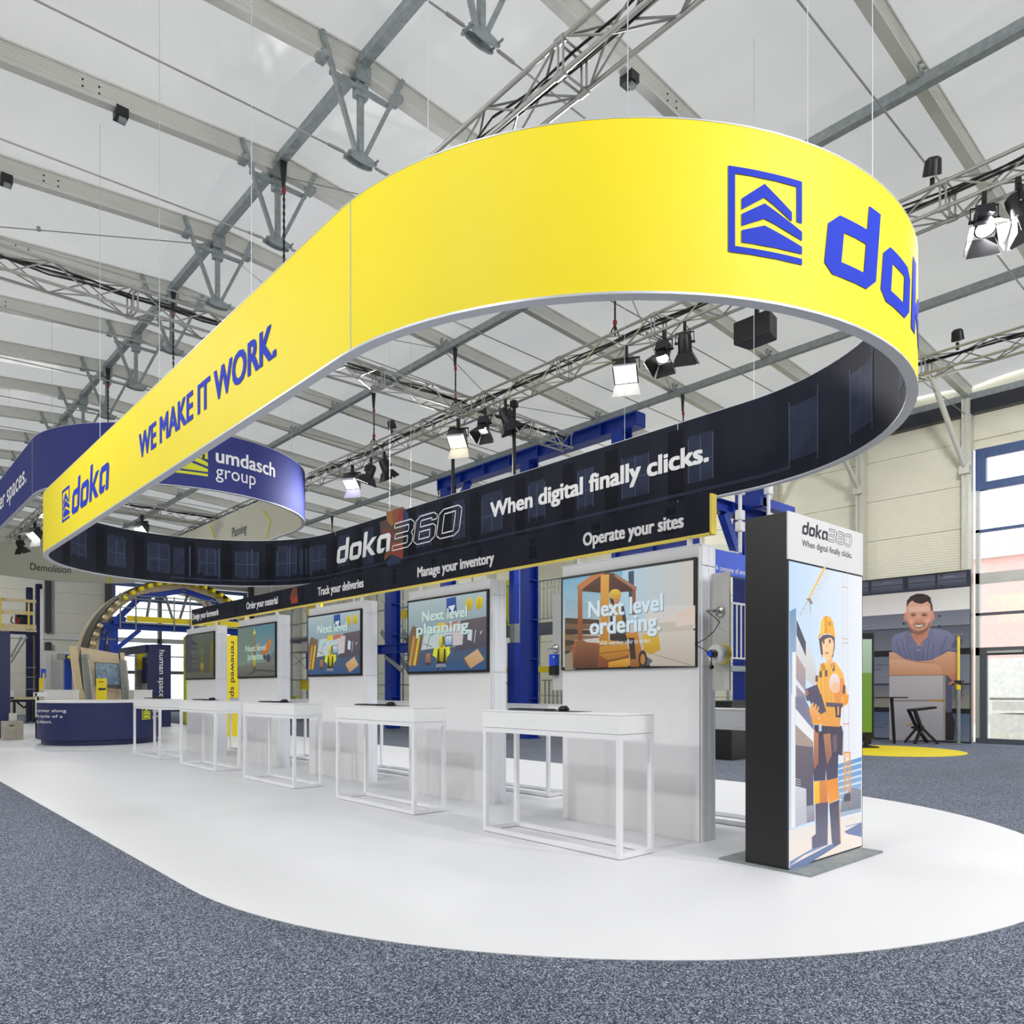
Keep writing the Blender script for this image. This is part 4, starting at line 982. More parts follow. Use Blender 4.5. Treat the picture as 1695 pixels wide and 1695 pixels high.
# cranes
pic.line(f1((395, 445), (240, 745)), 3.4, (244, 200, 110)); pic.line(f1((240, 745), (160, 900)), 1.2, (180, 180, 196)); pic.line(f1((460, 480), (190, 960)), .6, (214, 206, 206))
for i in range(9): x = 395 - i * 24; y = 470 + i * 46; pic.line(f1((x, y), (x + 34, y + 34)), .5, (206, 186, 170)); pic.line(f1((x + 34, y + 34), (x - 20, y + 46)), .5, (206, 186, 170))
pic.poly(f1((215, 740), (255, 735), (280, 780), (260, 800), (240, 760)), (150, 130, 120)); pic.line(f1((258, 800), (258, 880)), .5, (100, 100, 110))
for x in (556, 604): pic.line(f1((x, 490), (x + 6, 1695)), .6, (206, 200, 206)); pic.line(f2((x + 8, 0), (x + 14, 560)), .7, (226, 180, 130))
for i in range(14): y = 520 + i * 84; pic.line(f1((556, y), (606, y + 42)), .45, (214, 208, 210)); pic.line(f1((606, y + 42), (556, y + 84)), .45, (214, 208, 210))
for y in (630, 1110, 1150): pic.line(f1((553, y), (608, y + 10)), 1.0, (206, 160, 110))
pic.line(f2((566, 275), (622, 268)), 1.6, (230, 150, 60)); pic.line(f2((570, 540), (628, 540)), 2.5, (236, 150, 50))
for x in (572, 626): pic.line(f2((x, 540), (x + 6, 910)), 1.6, (240, 160, 50)); pic.line(f2((x + 4, 910), (x + 6, 1040)), 1.0, (226, 150, 60))
for i in range(7): y = 550 + i * 50; pic.line(f2((574, y), (630, y + 50)), 1.3, (244, 170, 60)); pic.line(f2((630, y), (574, y + 50)), 1.3, (244, 170, 60))
pic.poly(f2((570, 930), (630, 920), (630, 990), (570, 1000)), (84, 86, 106))
# shadow and legs of the pictured worker
pic.poly([E4[0], K2(60, 1600), K2(270, 1440), K2(420, 1400), K2(60, 1560)], (130, 150, 190)); pic.poly([K2(60, 1655), K2(140, 1640), K2(540, 1390), K2(440, 1400), K2(62, 1600)], (112, 130, 172))
pic.poly(f2((570, 1280), (735, 1190), (735, 1330), (600, 1300)), (106, 124, 170)); pic.poly(f2((575, 1230), (735, 1190), (735, 1200), (590, 1235)), (150, 164, 196))
ink = (84, 82, 104)
pic.poly(f2((300, 1020), (420, 1000), (415, 1400), (380, 1410), (270, 1440), (268, 1330), (305, 1300)), (92, 88, 108), (98, 100, 128)); pic.poly(f2((430, 1020), (525, 980), (540, 1390), (470, 1410), (455, 1380)), (84, 80, 102), (96, 96, 124)); pic.line(f2((522, 1000), (536, 1380)), 1.6, (206, 140, 90))
pic.poly(f2((288, 810), (405, 800), (418, 1003), (290, 1020)), (226, 146, 82), (214, 130, 70)); pic.poly(f2((288, 812), (338, 808), (340, 1012), (290, 1020)), (254, 206, 70), (250, 190, 50)); pic.poly(f2((400, 800), (510, 775), (526, 970), (425, 1022)), (240, 150, 70), (244, 164, 70))
pic.poly(f2((290, 280), (545, 290), (560, 350), (555, 570), (515, 560), (510, 775), (405, 800), (400, 690), (396, 800), (286, 808), (280, 690)), (78, 70, 88), (88, 82, 104))
pic.poly(f2((286, 330), (330, 330), (328, 640), (286, 700)), (196, 132, 96), (168, 112, 92)); pic.poly(f2((375, 370), (440, 360), (455, 560), (410, 660), (395, 560)), (190, 132, 100), (150, 110, 96)); pic.poly(f2((460, 380), (500, 370), (505, 520), (470, 540)), (120, 100, 110))
# torso, arms, tablet
pic.poly(f1((350, 1345), (490, 1330), (560, 1440), (600, 1640), (612, 1695), (300, 1695), (300, 1560)), (250, 196, 90), (246, 176, 80)); pic.poly(f2((300, 0), (612, 0), (600, 90), (545, 120), (530, 300), (360, 290), (330, 180)), (246, 184, 84), (236, 160, 80))
for x in (352, 388, 412, 440): pic.line(f1((x, 1400), (x + 8, 1695)), .7, (206, 140, 60)); pic.line(f2((x + 8, 0), (x + 16, 200)), .7, (206, 140, 60))
for x, y in ((350, 1450), (400, 1440), (470, 1390), (312, 1490)): pic.poly(f1((x - 12, y - 30), (x + 12, y - 34), (x + 12, y + 26), (x - 12, y + 30)), (110, 96, 96))
pic.poly(f1((345, 1355), (380, 1340), (400, 1400), (360, 1420)), (206, 150, 70)); pic.poly(f1((430, 1320), (480, 1340), (470, 1400), (440, 1390)), (226, 160, 80))
pic.poly(f2((400, 70), (560, 80), (552, 120), (400, 110)), (98, 90, 104)); pic.poly(f2((480, 100), (540, 100), (535, 215), (490, 210)), (82, 76, 96)); pic.poly(f2((505, 110), (520, 110), (520, 190), (505, 190)), (240, 170, 80))
pic.poly(f1((470, 1500), (560, 1480), (575, 1600), (560, 1660), (480, 1640)), (240, 150, 80)); pic.poly(f1((560, 1540), (580, 1560), (575, 1640), (552, 1620)), (90, 84, 100))
pic.poly(f2((470, 0), (540, 0), (540, 80), (480, 75)), (236, 150, 84)); pic.poly(f2((560, 10), (615, 0), (600, 90), (565, 100)), (244, 160, 60))
pic.oval(*K1(478, 1530), 9, 16, (244, 226, 232), (240, 196, 170)); pic.oval(*K1(490, 1570), 7, 9, (244, 200, 160))
pic.poly(f1((200, 1590), (315, 1540), (370, 1695), (215, 1695)), (92, 88, 112)); pic.poly(f2((218, 0), (355, 0), (400, 155), (345, 185), (270, 110)), (90, 86, 110)); pic.oval(*K1(218, 1620), 2.6, 4.4, (226, 140, 90)); pic.oval(*K1(218, 1620), 1.3, 2.4, (92, 88, 112))
pic.poly(f2((238, 140), (262, 90), (275, 70), (285, 80), (272, 140), (300, 85), (312, 95), (295, 160), (325, 105), (336, 115), (315, 180), (340, 160), (345, 200), (320, 230), (270, 240)), (250, 186, 100), (240, 160, 90))
pic.poly(f2((270, 235), (350, 225), (345, 280), (270, 270)), (246, 166, 60)); pic.poly(f2((300, 285), (365, 285), (360, 360), (300, 350)), (70, 66, 80)); pic.poly(f2((330, 280), (358, 280), (356, 340), (330, 345)), (196, 204, 230))
# head: hair, face, hard hat
pic.poly(f1((395, 1280), (460, 1280), (455, 1350), (400, 1340)), (244, 190, 130)); pic.poly(f1((330, 1110), (480, 1090), (480, 1200), (460, 1290), (350, 1260)), (100, 84, 92))
pic.poly(f1((358, 1130), (380, 1110), (460, 1105), (472, 1170), (465, 1250), (440, 1310), (405, 1318), (370, 1270)), (252, 214, 170), (250, 206, 150))
pic.oval(*K1(376, 1145), 1.7, 3.6, (130, 96, 96)); pic.oval(*K1(433, 1138), 1.7, 3.6, (130, 96, 96)); pic.poly(f1((392, 1190), (404, 1150), (416, 1190), (404, 1200)), (248, 190, 130))
pic.poly(f1((390, 1243), (425, 1243), (412, 1256), (398, 1255)), (150, 80, 80)); pic.line(f1((352, 1235), (365, 1290)), 1.2, (100, 90, 100)); pic.line(f1((470, 1215), (462, 1280)), 1.2, (100, 90, 100))
pic.poly(f1((335, 1130), (360, 1085), (410, 1075), (460, 1085), (482, 1120), (470, 1140), (440, 1100), (390, 1120), (350, 1150)), (104, 88, 100))
pic.poly(f1((352, 960), (372, 912), (400, 900), (440, 915), (465, 960), (480, 1060), (484, 1110), (440, 1072), (395, 1068), (350, 1080), (328, 1125), (324, 1090), (345, 1060)), (250, 190, 70), (250, 176, 66))
pic.poly(f1((386, 905), (404, 900), (406, 1065), (384, 1068)), (236, 160, 60)); pic.poly(f1((412, 950), (448, 960), (445, 1000), (416, 990)), (206, 150, 80)); pic.poly(f1((355, 960), (380, 925), (382, 1060), (352, 1070)), (254, 208, 90))
pic.build('lit_picture', 'lightbox_image', tt)
q0 = on_y(*K1(183, 185), 2.449); q1 = on_y(*K1(425, 235), 2.449)
def hd(x, z): return lambda u, v: Vector((x + u, 2.4475, z + v))
mb = MB(); wordmark(mb, 'doka', hd(q0.x, 2.196), .062, sx=(q1.x - q0.x) / (4.5 * .062)); mb.build('wordmark', 'print_dark', tt)
q2 = on_y(*K1(648, 290), 2.449)
mb = MB(); wordmark(mb, '360', hd(q1.x + .002, 2.196), .062, sx=(q2.x - q1.x) / (3.45 * .062), line=.003); mb.build('outline_digits', 'print_dark', tt)
q3_ = on_y(*K1(650, 390), 2.449)
mb = MB(); letters(mb, 'When digital finally clicks.', hd(q0.x, 2.118), q3_.x - q0.x, .042, bold=.0); mb.build('lettering', 'print_dark', tt)

# ================================================================== LIGHTING RIG
def truss(label, p0, axis, n, sec=2.0, w=.29, cable=True):
    """box truss of n bolted sections along axis ('x' or 'y'), p0 = centre of its start"""
    d = Vector((1, 0, 0)) if axis == 'x' else Vector((0, 1, 0)); s = Vector((0, 1, 0)) if axis == 'x' else Vector((1, 0, 0)); p0 = Vector(p0)
    t = thing('lighting_truss', p0, label, 'truss', 'aluminium box trusses under the roof'); h = w / 2; up = Vector((0, 0, 1))
    mb = MB()
    for a in (-h, h):
        for b in (-h, h):
            mb.tube(p0 + s * a + up * b, p0 + d * sec + s * a + up * b, .022, 8)
            for e in (.0, sec - .05): mb.tube(p0 + d * e + s * a + up * b, p0 + d * (e + .05) + s * a + up * b, .034, 8)
    for e in (.03, sec - .03):
        for a, b, a2, b2 in ((-h, -h, h, -h), (-h, h, h, h), (-h, -h, -h, h), (h, -h, h, h)): mb.tube(p0 + d * e + s * a + up * b, p0 + d * e + s * a2 + up * b2, .012, 6)
    sc = mb.build('truss_section', 'truss_alu', t, smooth=True); kids = []
    m = 4; st = (sec - .12) / m
    for face in range(4):
        for i in range(m):
            x0, x1 = .06 + i * st, .06 + (i + 1) * st; sg_ = 1 if (i + face) % 2 else -1
            e0, e1 = {0: ((-h, -h * sg_), (-h, h * sg_)), 1: ((h, -h * sg_), (h, h * sg_)), 2: ((-h * sg_, -h), (h * sg_, -h)), 3: ((-h * sg_, h), (h * sg_, h))}[face]
            kids.append(MB().tube(p0 + d * x0 + s * e0[0] + up * e0[1], p0 + d * x1 + s * e1[0] + up * e1[1], .011, 5, cap=False).build('brace', 'truss_alu', sc))
    for k in range(1, n):
        c = sc.copy(); COL.objects.link(c); c.parent = t; c.location = d * sec * k
        for q in kids: e = q.copy(); COL.objects.link(e); e.parent = c
    if cable:
        L = sec * n; rn = random.Random(n); pts = []
        for q in range(3):
            pts = [p0 + d * (L * i / (n * 4)) + s * (rn.uniform(-.06, .06) + q * .04) + up * (h - .03 + rn.uniform(-.03, .02)) for i in range(n * 4 + 1)]
            MB().path(pts, .013, 5).build('cable', 'black_satin', t)
    return t
ZT = 6.6
truss('aluminium truss above the yellow banner running under the ridge', (4.7, -3.5, 6.5), 'y', 18)
truss('aluminium truss with most of the lamps running the length of the hall', (9.3, -2.9, ZT + .05), 'y', 18)
truss('cross truss with black cables running over the banner to the lamp truss', (-8.9, 11.5, ZT), 'x', 9)
truss('short cross truss continuing from the lamp truss towards the glazed wall', (9.5, 11.55, ZT - .05), 'x', 2, sec=1.2)
truss('truss nearest the glazed long wall, low on the right', (14.0, -3, ZT + .1), 'y', 15)
truss('far cross truss running through over the navy ring', (-8.6, on_z(235, 858, 6.36).y, ZT), 'x', 9)
truss('second far cross truss close in front of the end wall', (-2, 35.5, ZT), 'x', 8)

def hoist(x, y, z0, z1, label):
    t = thing('chain_hoist', (x, y, z1), label, 'hoist', 'chain hoists carrying the trusses')
    MB().prism([(x - .05, y, z0 + .12), (x + .05, y, z0 + .12), (x + .018, y, z0 - .25), (x - .018, y, z0 - .25)], (0, .03, 0)).build('strap', 'chain_black', t)
    mb = MB(); n = int((z0 - .25 - z1) / .05); z = z0 - .25
    for i in range(max(1, n)):
        zz = z - i * .05
        if i % 2: mb.box(x - .016, x + .016, y - .006, y + .006, zz - .05, zz)
        else: mb.box(x - .006, x + .006, y - .016, y + .016, zz - .05, zz)
    mb.build('chain', 'chain_black', t, kind='stuff')
    MB().ball((x, y, z1 + .22), .035, 8, 6, (1, 1, 1.8)).ball((x, y, z0 - .3), .03, 8, 6, (1, 1, 2.0)).build('hook', 'chain_red', t, smooth=True)
    MB().tube((x, y, z1 + .18), (x - .12, y, z1), .012, 5).tube((x, y, z1 + .18), (x + .12, y, z1), .012, 5).build('sling', 'chain_black', t)
for x_, b_, zt, lb in ((470, 4.7, 6.65, 'long chain hoist left of the yellow banner seam'), (287, 4.7, 6.65, 'chain hoist beside the second ridge strut from the banner'), (179, 4.7, 6.65, 'chain hoist above the navy banner')):
    p = on_x(x_, 500, b_); hoist(p.x, p.y, zr(b_) - .04, zt, lb)
for x_, b_, lb in ((619, 9.3, 'black strap and chain over the pair of spotlights'), (1018, 9.3, 'chain hoist above the brightest floodlight'), (754, 9.3, 'chain hoist at the truss crossing')):
    p = on_x(x_, 650, b_); hoist(p.x, p.y, zr(b_) - .26, 6.82, lb)
for x_, b_, lb in ((1131, 14.0, 'chain hoist above the blue gantry end'), (726, 14.0, 'chain hoist at the left end of the blue gantry'), (550, 14.0, 'chain hoist above the orange figure')):
    p = on_x(x_, 650, b_); hoist(p.x, p.y, zr(b_) - .26, 6.85, lb)
for x_, y_, a_, lb in ((160, 178, AK[7], 'black rigging clamp under the beam at upper left'), (200, 362, AK[8], 'black rigging clamp under the second beam at left'), (1042, 140, AK[6], 'black rigging clamp above the yellow banner top'), (10, 517, AK[9], 'black rigging clamp at the left picture edge')):
    p = on_y(x_, y_, a_); z = zr(p.x); t = thing('rigging_clamp', (p.x, a_, z - .12), lb, 'clamp', 'rigging clamps under the roof beams')
    MB().box(p.x - .07, p.x + .07, a_ - .09, a_ + .09, z - .09, z + .02).build('clamp_body', 'black_satin', t); MB().box(p.x - .03, p.x + .05, a_ - .06, a_ + .0, z - .14, z - .09).build('clamp_plate', 'galvanised', t)

def fresnel(lit):
    t = thing('spotlight', (0, 0, 0), '', 'spotlight', 'black spotlights with barn doors')
    MB().box(-.025, .025, -.03, .03, -.05, .09).tube((0, 0, -.05), (0, 0, -.09), .012, 6).build('clamp', 'black_satin', t)
    mb = MB()
    mb.box(-.15, .15, -.012, .012, -.10, -.085)
    for s in (-1, 1): mb.box(s * .15 - .006, s * .15 + .006, -.012, .012, -.27, -.085)
    mb.build('yoke', 'black_satin', t)
    R = Matrix.Rotation(math.radians(24), 4, 'X'); o = Vector((0, 0, -.26))
    def T(v): return R @ Vector(v) + o
    mb = MB(); mb.lathe([(.06, .16), (.10, .13), (.115, .06), (.115, -.12), (.125, -.13), (.125, -.16)], 20); mb.box(-.10, .10, .05, .15, -.08, .1); mb.V = [T(v) for v in mb.V]; mb.build('housing', 'black_plastic', t, smooth=True)
    mb = MB()
    for s in (-1, 1): mb.tube((s * .11, 0, 0), (s * .17, 0, 0), .022, 8)
    mb.V = [T(v) for v in mb.V]; mb.build('knob', 'black_satin', t)
    mb = MB().lathe([(.105, -.163), (.105, -.158)], 20); mb.V = [T(v) for v in mb.V]; mb.build('lens', 'lamp_white' if lit else 'lens_grey', t)
    for k in range(4):
        mb = MB().add([(-.12, .12, -.165), (.12, .12, -.165), (.19, .22, -.36), (-.19, .22, -.36), (-.12, .125, -.163), (.12, .125, -.163), (.19, .225, -.358), (-.19, .225, -.358)], [(0, 1, 2, 3), (7, 6, 5, 4), (0, 4, 5, 1), (1, 5, 6, 2), (2, 6, 7, 3), (3, 7, 4, 0)])
        Rz = Matrix.Rotation(PI / 2 * k, 4, 'Z'); mb.V = [T(Rz @ v) for v in mb.V]; mb.build('barn_door', 'black_plastic', t)
    MB().path([(.03, 0, .02), (.1, .04, -.08), (.05, .1, -.2), (0, .1, -.14)], .007, 5).build('cable', 'black_satin', t)
    return t
def flood(m):
    t = thing('floodlight', (0, 0, 0), '', 'floodlight', 'square floodlights on the trusses')
    MB().box(-.025, .025, -.03, .03, -.08, .09).box(-.19, .19, -.012, .012, -.1, -.08).box(-.19, -.18, -.012, .012, -.24, -.08).box(.18, .19, -.012, .012, -.24, -.08).build('yoke', 'black_satin', t)
    R = Matrix.Rotation(math.radians(38), 4, 'X'); o = Vector((0, 0, -.24)); T = lambda v: R @ Vector(v) + o
    mb = MB().add([(-.17, -.15, -.12), (.17, -.15, -.12), (.17, .15, -.12), (-.17, .15, -.12), (-.11, -.1, .12), (.11, -.1, .12), (.11, .1, .12), (-.11, .1, .12)], [(3, 2, 1, 0), (4, 5, 6, 7), (0, 1, 5, 4), (1, 2, 6, 5), (2, 3, 7, 6), (3, 0, 4, 7)])
    for i in range(5): mb.box(-.12, .12, -.08 + i * .04 - .004, -.08 + i * .04 + .004, .10, .16)
    mb.V = [T(v) for v in mb.V]; mb.build('housing', 'black_plastic', t)
    mb = MB().box(-.15, .15, -.13, .13, -.126, -.121); mb.V = [T(v) for v in mb.V]; mb.build('lens', m, t)
    for sx, sy in ((0, 1), (0, -1)):
        mb = MB().add([(-.16, sy * .145, -.125), (.16, sy * .145, -.125), (.2, sy * .22, -.30), (-.2, sy * .22, -.30), (-.16, sy * .15, -.123), (.16, sy * .15, -.123), (.2, sy * .225, -.298), (-.2, sy * .225, -.298)], [(0, 1, 2, 3), (7, 6, 5, 4), (0, 4, 5, 1), (1, 5, 6, 2), (2, 6, 7, 3), (3, 7, 4, 0)])
        mb.V = [T(v) for v in mb.V]; mb.build('barn_door', 'barn_white', t)
    return t
FR = {True: None, False: None}; FL = {}
def put(kind, key, loc, rz, label, tilt=0):
    D = FR if kind == 'f' else FL
    if D.get(key) is None:
        D[key] = (fresnel if kind == 'f' else flood)(key); o = D[key]; o.location = loc; o.rotation_euler = (tilt, 0, rz); o['label'] = label
    else: o = dup(D[key], loc, (tilt, 0, rz), label)
    k_ = .86 if kind == 'f' else 1.12; o.scale = (k_, k_, k_)
    return o
zc = 6.41
def tp3(x): return on_x(x, 600, 9.3).y
R_ = math.radians
put('f', True, (9.16, tp3(1109), zc), R_(100), 'lit spotlight, left one of the pair over the words finally clicks')
put('f', False, (9.16, tp3(1143), zc), R_(-60), 'unlit spotlight seen from behind, right of the lit one over the banner')
put('f', True, (9.16, tp3(812), zc), R_(110), 'spotlight with a glint, left of the two by the upper black pole')
put('f', False, (9.16, tp3(846), zc), R_(-120), 'dark spotlight on the upper black pole')
put('f', False, (9.16, tp3(623), zc), R_(30), 'dark spotlight turned away, left of the pair below the strap')
put('f', False, (9.16, tp3(645), zc), R_(-100), 'dark spotlight facing down, right of the pair below the strap')
put('f', True, (9.16, tp3(1636), zc), R_(118), 'large lit spotlight with open barn doors at the right edge')
put('f', False, (9.16, tp3(1692), zc), R_(-150), 'large dark spotlight cut by the right picture edge')
put('f', False, (4.6, on_x(20, 870, 4.7).y, 6.285), R_(-100), 'dark spotlight at the far end of the ridge truss, left')
put('f', False, (4.6, on_x(38, 870, 4.7).y, 6.285), R_(-60), 'second dark spotlight at the far end of the ridge truss')
put('F', 'lamp_white', (9.16, tp3(1046), zc), R_(122), 'brightest floodlight hanging over the middle of the ring')
put('F', 'lamp_warm', (9.16, tp3(768), zc), R_(122), 'warm yellowish floodlight at the truss crossing')
put('F', 'lamp_violet', (9.16, tp3(592), zc), R_(122), 'violet tinted floodlight on the far lamp truss')
put('F', 'lamp_white', (4.6, on_x(64, 870, 4.7).y, 6.285), R_(120), 'white floodlight left of the yellow banner end')
p = on_z(235, 858, 6.36); put('F', 'lamp_white', (p.x, p.y, 6.36), R_(125), 'white floodlight above the inner dark band of the ring')
put('F', 'lamp_warm', (4.6, on_x(334, 540, 4.7).y, 6.26), R_(110), 'warm floodlight on the cross truss left of the banner slogan')
def par(loc, rz, label, s=1.0):
    t = thing('par_can', loc, label, 'spotlight', 'small round lamps on the trusses'); o = Vector(loc)
    MB().box(o.x - .02, o.x + .02, o.y - .02, o.y + .02, o.z, o.z + .12).build('clamp', 'black_satin', t)
    mb = MB().lathe([(.05, .12), (.085, .09), (.10, -.06), (.0, -.06)], 18); R = Matrix.Rotation(rz, 4, 'Z') @ Matrix.Rotation(R_(28), 4, 'X')
    mb.V = [R @ v + o + Vector((0, 0, .22)) for v in mb.V]; mb.build('housing', 'black_plastic', t, smooth=True)
    mb = MB().lathe([(.085, -.062), (.085, -.066)], 18); mb.V = [R @ v + o + Vector((0, 0, .22)) for v in mb.V]; mb.build('lens', 'lens_grey', t)
par((9.2, tp3(655), 6.8), R_(-60), 'small round lamp standing on the lamp truss by the strap')
par((9.2, on_x(1549, 300, 9.3).y, 6.8), R_(-60), 'round black lamp standing on the truss right of the banner')
par((14.0, on_x(1585, 580, 14).y, 6.85), R_(-80), 'small box lamp on the truss near the glazed wall')
par((4.85, on_x(533, 385, 4.9).y, 6.65), R_(-60), 'round black lamp peeping out beside the yellow banner seam')
p = on_x(1253, 518, 9.6); t = thing('loudspeaker', (p.x, p.y, 6.0), 'black wedge loudspeaker hanging under the banner ring at right', 'loudspeaker')
MB().prism([(p.x - .16, p.y - .28, 6.02), (p.x + .16, p.y - .22, 6.02), (p.x + .16, p.y + .22, 6.02), (p.x - .16, p.y + .28, 6.02)], (0, 0, .32)).build('cabinet', 'black_satin', t, bevel=.02)
MB().box(p.x - .03, p.x + .03, p.y - .02, p.y + .02, 6.34, 6.49).box(p.x - .32, p.x + .03, p.y - .02, p.y + .02, 6.485, 6.505).build('hanging_bracket', 'black_satin', t)
for x_, lb in ((742, 'black vertical pole under the warm floodlight'), (843, 'black vertical pole behind the dark spotlight')):
    y_ = tp3(x_); t = thing('hanging_pole', (9.42, y_, 4.6), lb, 'pole', 'black poles under the lamp truss')
    MB().tube((9.42, y_, 4.6), (9.42, y_, 6.55), .035, 10).build('tube', 'black_satin', t, smooth=True); MB().box(9.36, 9.48, y_ - .05, y_ + .05, 6.42, 6.54).build('clamp', 'black_satin', t)

# ================================================================== BACKGROUND EXHIBITS (right and middle)
def slab(mb, a, x0, y0, x1, y1, dep):            # box whose front lies in plane y = a
    p, q = on_y(x0, y0, a), on_y(x1, y1, a); zt_ = on_y((x0 + x1) / 2, y0, a).z; zb_ = .004 if y1 >= 1184 and dep >= .03 else max(.004, on_y((x0 + x1) / 2, y1, a).z)
    return mb.box(p.x, on_y(x1, y0, a).x, a, a + dep, zb_, zt_)
def slabx(mb, b, x0, y0, x1, y1, dep):           # box whose front lies in plane x = b
    zt_ = on_x((x0 + x1) / 2, y0, b).z; zb_ = max(.004, on_x((x0 + x1) / 2, y1, b).z)
    return mb.box(b, b + dep, on_x(x1, y0, b).y, on_x(x0, y0, b).y, zb_, zt_)
def hbeam(mb, p0, p1, w, h):                      # flanged steel section
    p0, p1 = Vector(p0), Vector(p1); up = Vector((0, 0, 1)) if abs((p1 - p0).normalized().z) < .9 else Vector((1, 0, 0))
    d = (p1 - p0).normalized(); sd = d.cross(up).normalized(); u = sd.cross(d).normalized()
    mb.beam(p0 + u * h * .46, p1 + u * h * .46, w, h * .08, up).beam(p0 - u * h * .46, p1 - u * h * .46, w, h * .08, up).beam(p0, p1, w * .22, h * .86, up)
    n = max(1, int((p1 - p0).length / .9))
    for i in range(n + 1):
        c = p0 + (p1 - p0) * (i / n); e = d * .012; mb.beam(c - e, c + e, w * .95, h * .86, up)
    return mb
gt = thing('steel_gantry', (12.3, 13, 0), 'tall blue steel gantry rising above the black band of the banner', 'gantry')
hbeam(MB(), (12.3, 9.85, 6.70), (12.3, 16.7, 6.70), .30, .30).build('top_beam', 'blue_steel', gt)
for a in (10.35, 13.2, 16.4): hbeam(MB(), (12.3, a, .02), (12.3, a, 6.55), .3, .32).build('column', 'blue_steel', gt); MB().box(12.1, 12.5, a - .2, a + .2, .004, .03).build('foot_plate', 'blue_steel', gt)
for a in (16.4,): MB().beam((12.3, a, 5.7), (12.3, a - .9, 6.56), .12, .14).build('knee_brace', 'blue_steel', gt)
pq = on_x(650, 1100, 12.3)
g2 = thing('blue_column', (12.3, pq.y, 0), 'blue steel column with a cross beam seen between two display walls', 'column')
hbeam(MB(), (12.3, pq.y, .02), (12.3, pq.y, 4.6), .32, .34).build('column', 'blue_steel', g2)
hbeam(MB(), (12.1, pq.y - 1.6, 2.34), (12.1, pq.y + 1.3, 2.34), .2, .27).build('cross_beam', 'blue_steel', g2)
hbeam(MB(), (12.3, pq.y - 1.2, 4.72), (12.3, pq.y + 1.2, 4.72), .3, .2).build('head_beam', 'blue_steel', g2)
MB().beam((12.1, pq.y - .8, 1.7), (12.1, pq.y + .1, 2.15), .06, .1).build('brace', 'galvanised', g2)
# stair tower and walkway behind the gantry
def railing(t, b, a0, a1, z, h=1.05, n=None, m='galvanised', axis='y'):
    P_ = (lambda u, zz: (b, u, zz)) if axis == 'y' else (lambda u, zz: (u, b, zz))
    mb = MB().tube(P_(a0, z + h), P_(a1, z + h), .022, 6).tube(P_(a0, z + .12), P_(a1, z + .12), .016, 6); mb.build('handrail', m, t)
    n = n or int((a1 - a0) / .14)
    for i in range(n + 1):
        u = a0 + (a1 - a0) * i / n; MB().tube(P_(u, z + .12), P_(u, z + h), .017, 5, cap=False).build('baluster', m, t)
wk = thing('scaffold_walkway', (15, 13, 0), 'galvanised walkway with railings behind the blue columns', 'scaffold')
MB().box(14.2, 15.4, 11.0, 18.2, 2.82, 2.92).build('deck', 'galvanised', wk); MB().box(14.18, 14.22, 11.0, 18.2, 2.62, 2.96).build('edge_beam', 'frame_dark', wk)
railing(wk, 14.25, 11.0, 18.0, 2.95, 1.15); MB().box(14.2, 14.26, 11.0, 18.2, 1.62, 1.78).build('yellow_beam', 'yellow', wk)
for a in (11.1, 12.9, 14.9, 18.1):
    for b in (14.25, 15.35): MB().tube((b, a, .0), (b, a, 4.1), .03, 8).build('standard', 'galvanised', wk)
for a0_, a1_ in ((11.1, 12.9), (14.9, 18.1)): MB().tube((14.3, a0_, .3), (14.3, a1_, 2.7), .02, 6).build('brace', 'galvanised', wk)
MB().box(13.9, 14.15, 15.5, 15.8, .004, 2.45).build('blue_post', 'blue_steel', wk); MB().box(13.92, 14.12, 15.55, 15.75, 2.97, 4.9).build('blue_post', 'blue_steel', wk); MB().box(13.9, 14.1, 15.5, 15.7, 2.45, 2.97).build('spindle_head', 'galvanised', wk)
for i in range(5): MB().tube((13.7, 14.1 - i * .15, .1), (13.7, 14.1 - i * .15, 1.4), .02, 5).build('low_bar', 'galvanised', wk)
MB().tube((13.7, 13.4, 1.4), (13.7, 14.2, 1.4), .02, 6).tube((13.6, 14.3, 0), (13.6, 14.3, 2.9), .03, 6).build('guard_frame', 'galvanised', wk)
fl = thing('yellow_fitting', (13.5, 14.3, .95), 'small yellow coupling on the pole behind the blue column', 'fitting'); MB().box(13.46, 13.565, 14.24, 14.36, .95, 1.25).box(13.44, 13.565, 14.2, 14.4, 1.03, 1.12).build('coupling', 'yellow', fl)
st = thing('stair_tower', (15, 19, 0), 'galvanised stair with slanted railings behind the blue cross beam', 'stairs')
for i in range(14):
    y = 17.8 + i * .24; z = .25 + i * .2; MB().box(13.2, 14.0, y - .12, y + .12, z - .02, z + .02).build('tread', 'galvanised', st)
for b in (13.2, 14.0):
    MB().beam((b, 17.7, .15), (b, 21.2, 3.05), .03, .2).build('stringer', 'galvanised', st); MB().tube((b, 17.7, 1.2), (b, 21.2, 4.1), .02, 6).build('handrail', 'galvanised', st)
    for i in range(15): y = 17.8 + i * .23; z = .25 + i * .192; MB().tube((b, y, z), (b, y, z + .97), .011, 5, cap=False).build('baluster', 'galvanised', st)
for b in (13.1, 14.1):
    for y in (17.6, 21.3): MB().tube((b, y, 0), (b, y, 4.6), .028, 8).build('standard', 'galvanised', st)
for z in (1.3, 2.5, 3.7): MB().tube((13.1, 17.6, z), (13.1, 21.3, z), .02, 6).build('ledger', 'galvanised', st)
for y, z in ((19.5, 3.35), (18.7, 3.4)): MB().box(13.05, 13.1, y, y + .35, z, z + .25).build('yellow_tag', 'yellow', st)
lm_ = thing('lime_net_panel', (14.6, 15.2, 2.9), 'lime green and black netting panel showing above the second wall', 'panel')
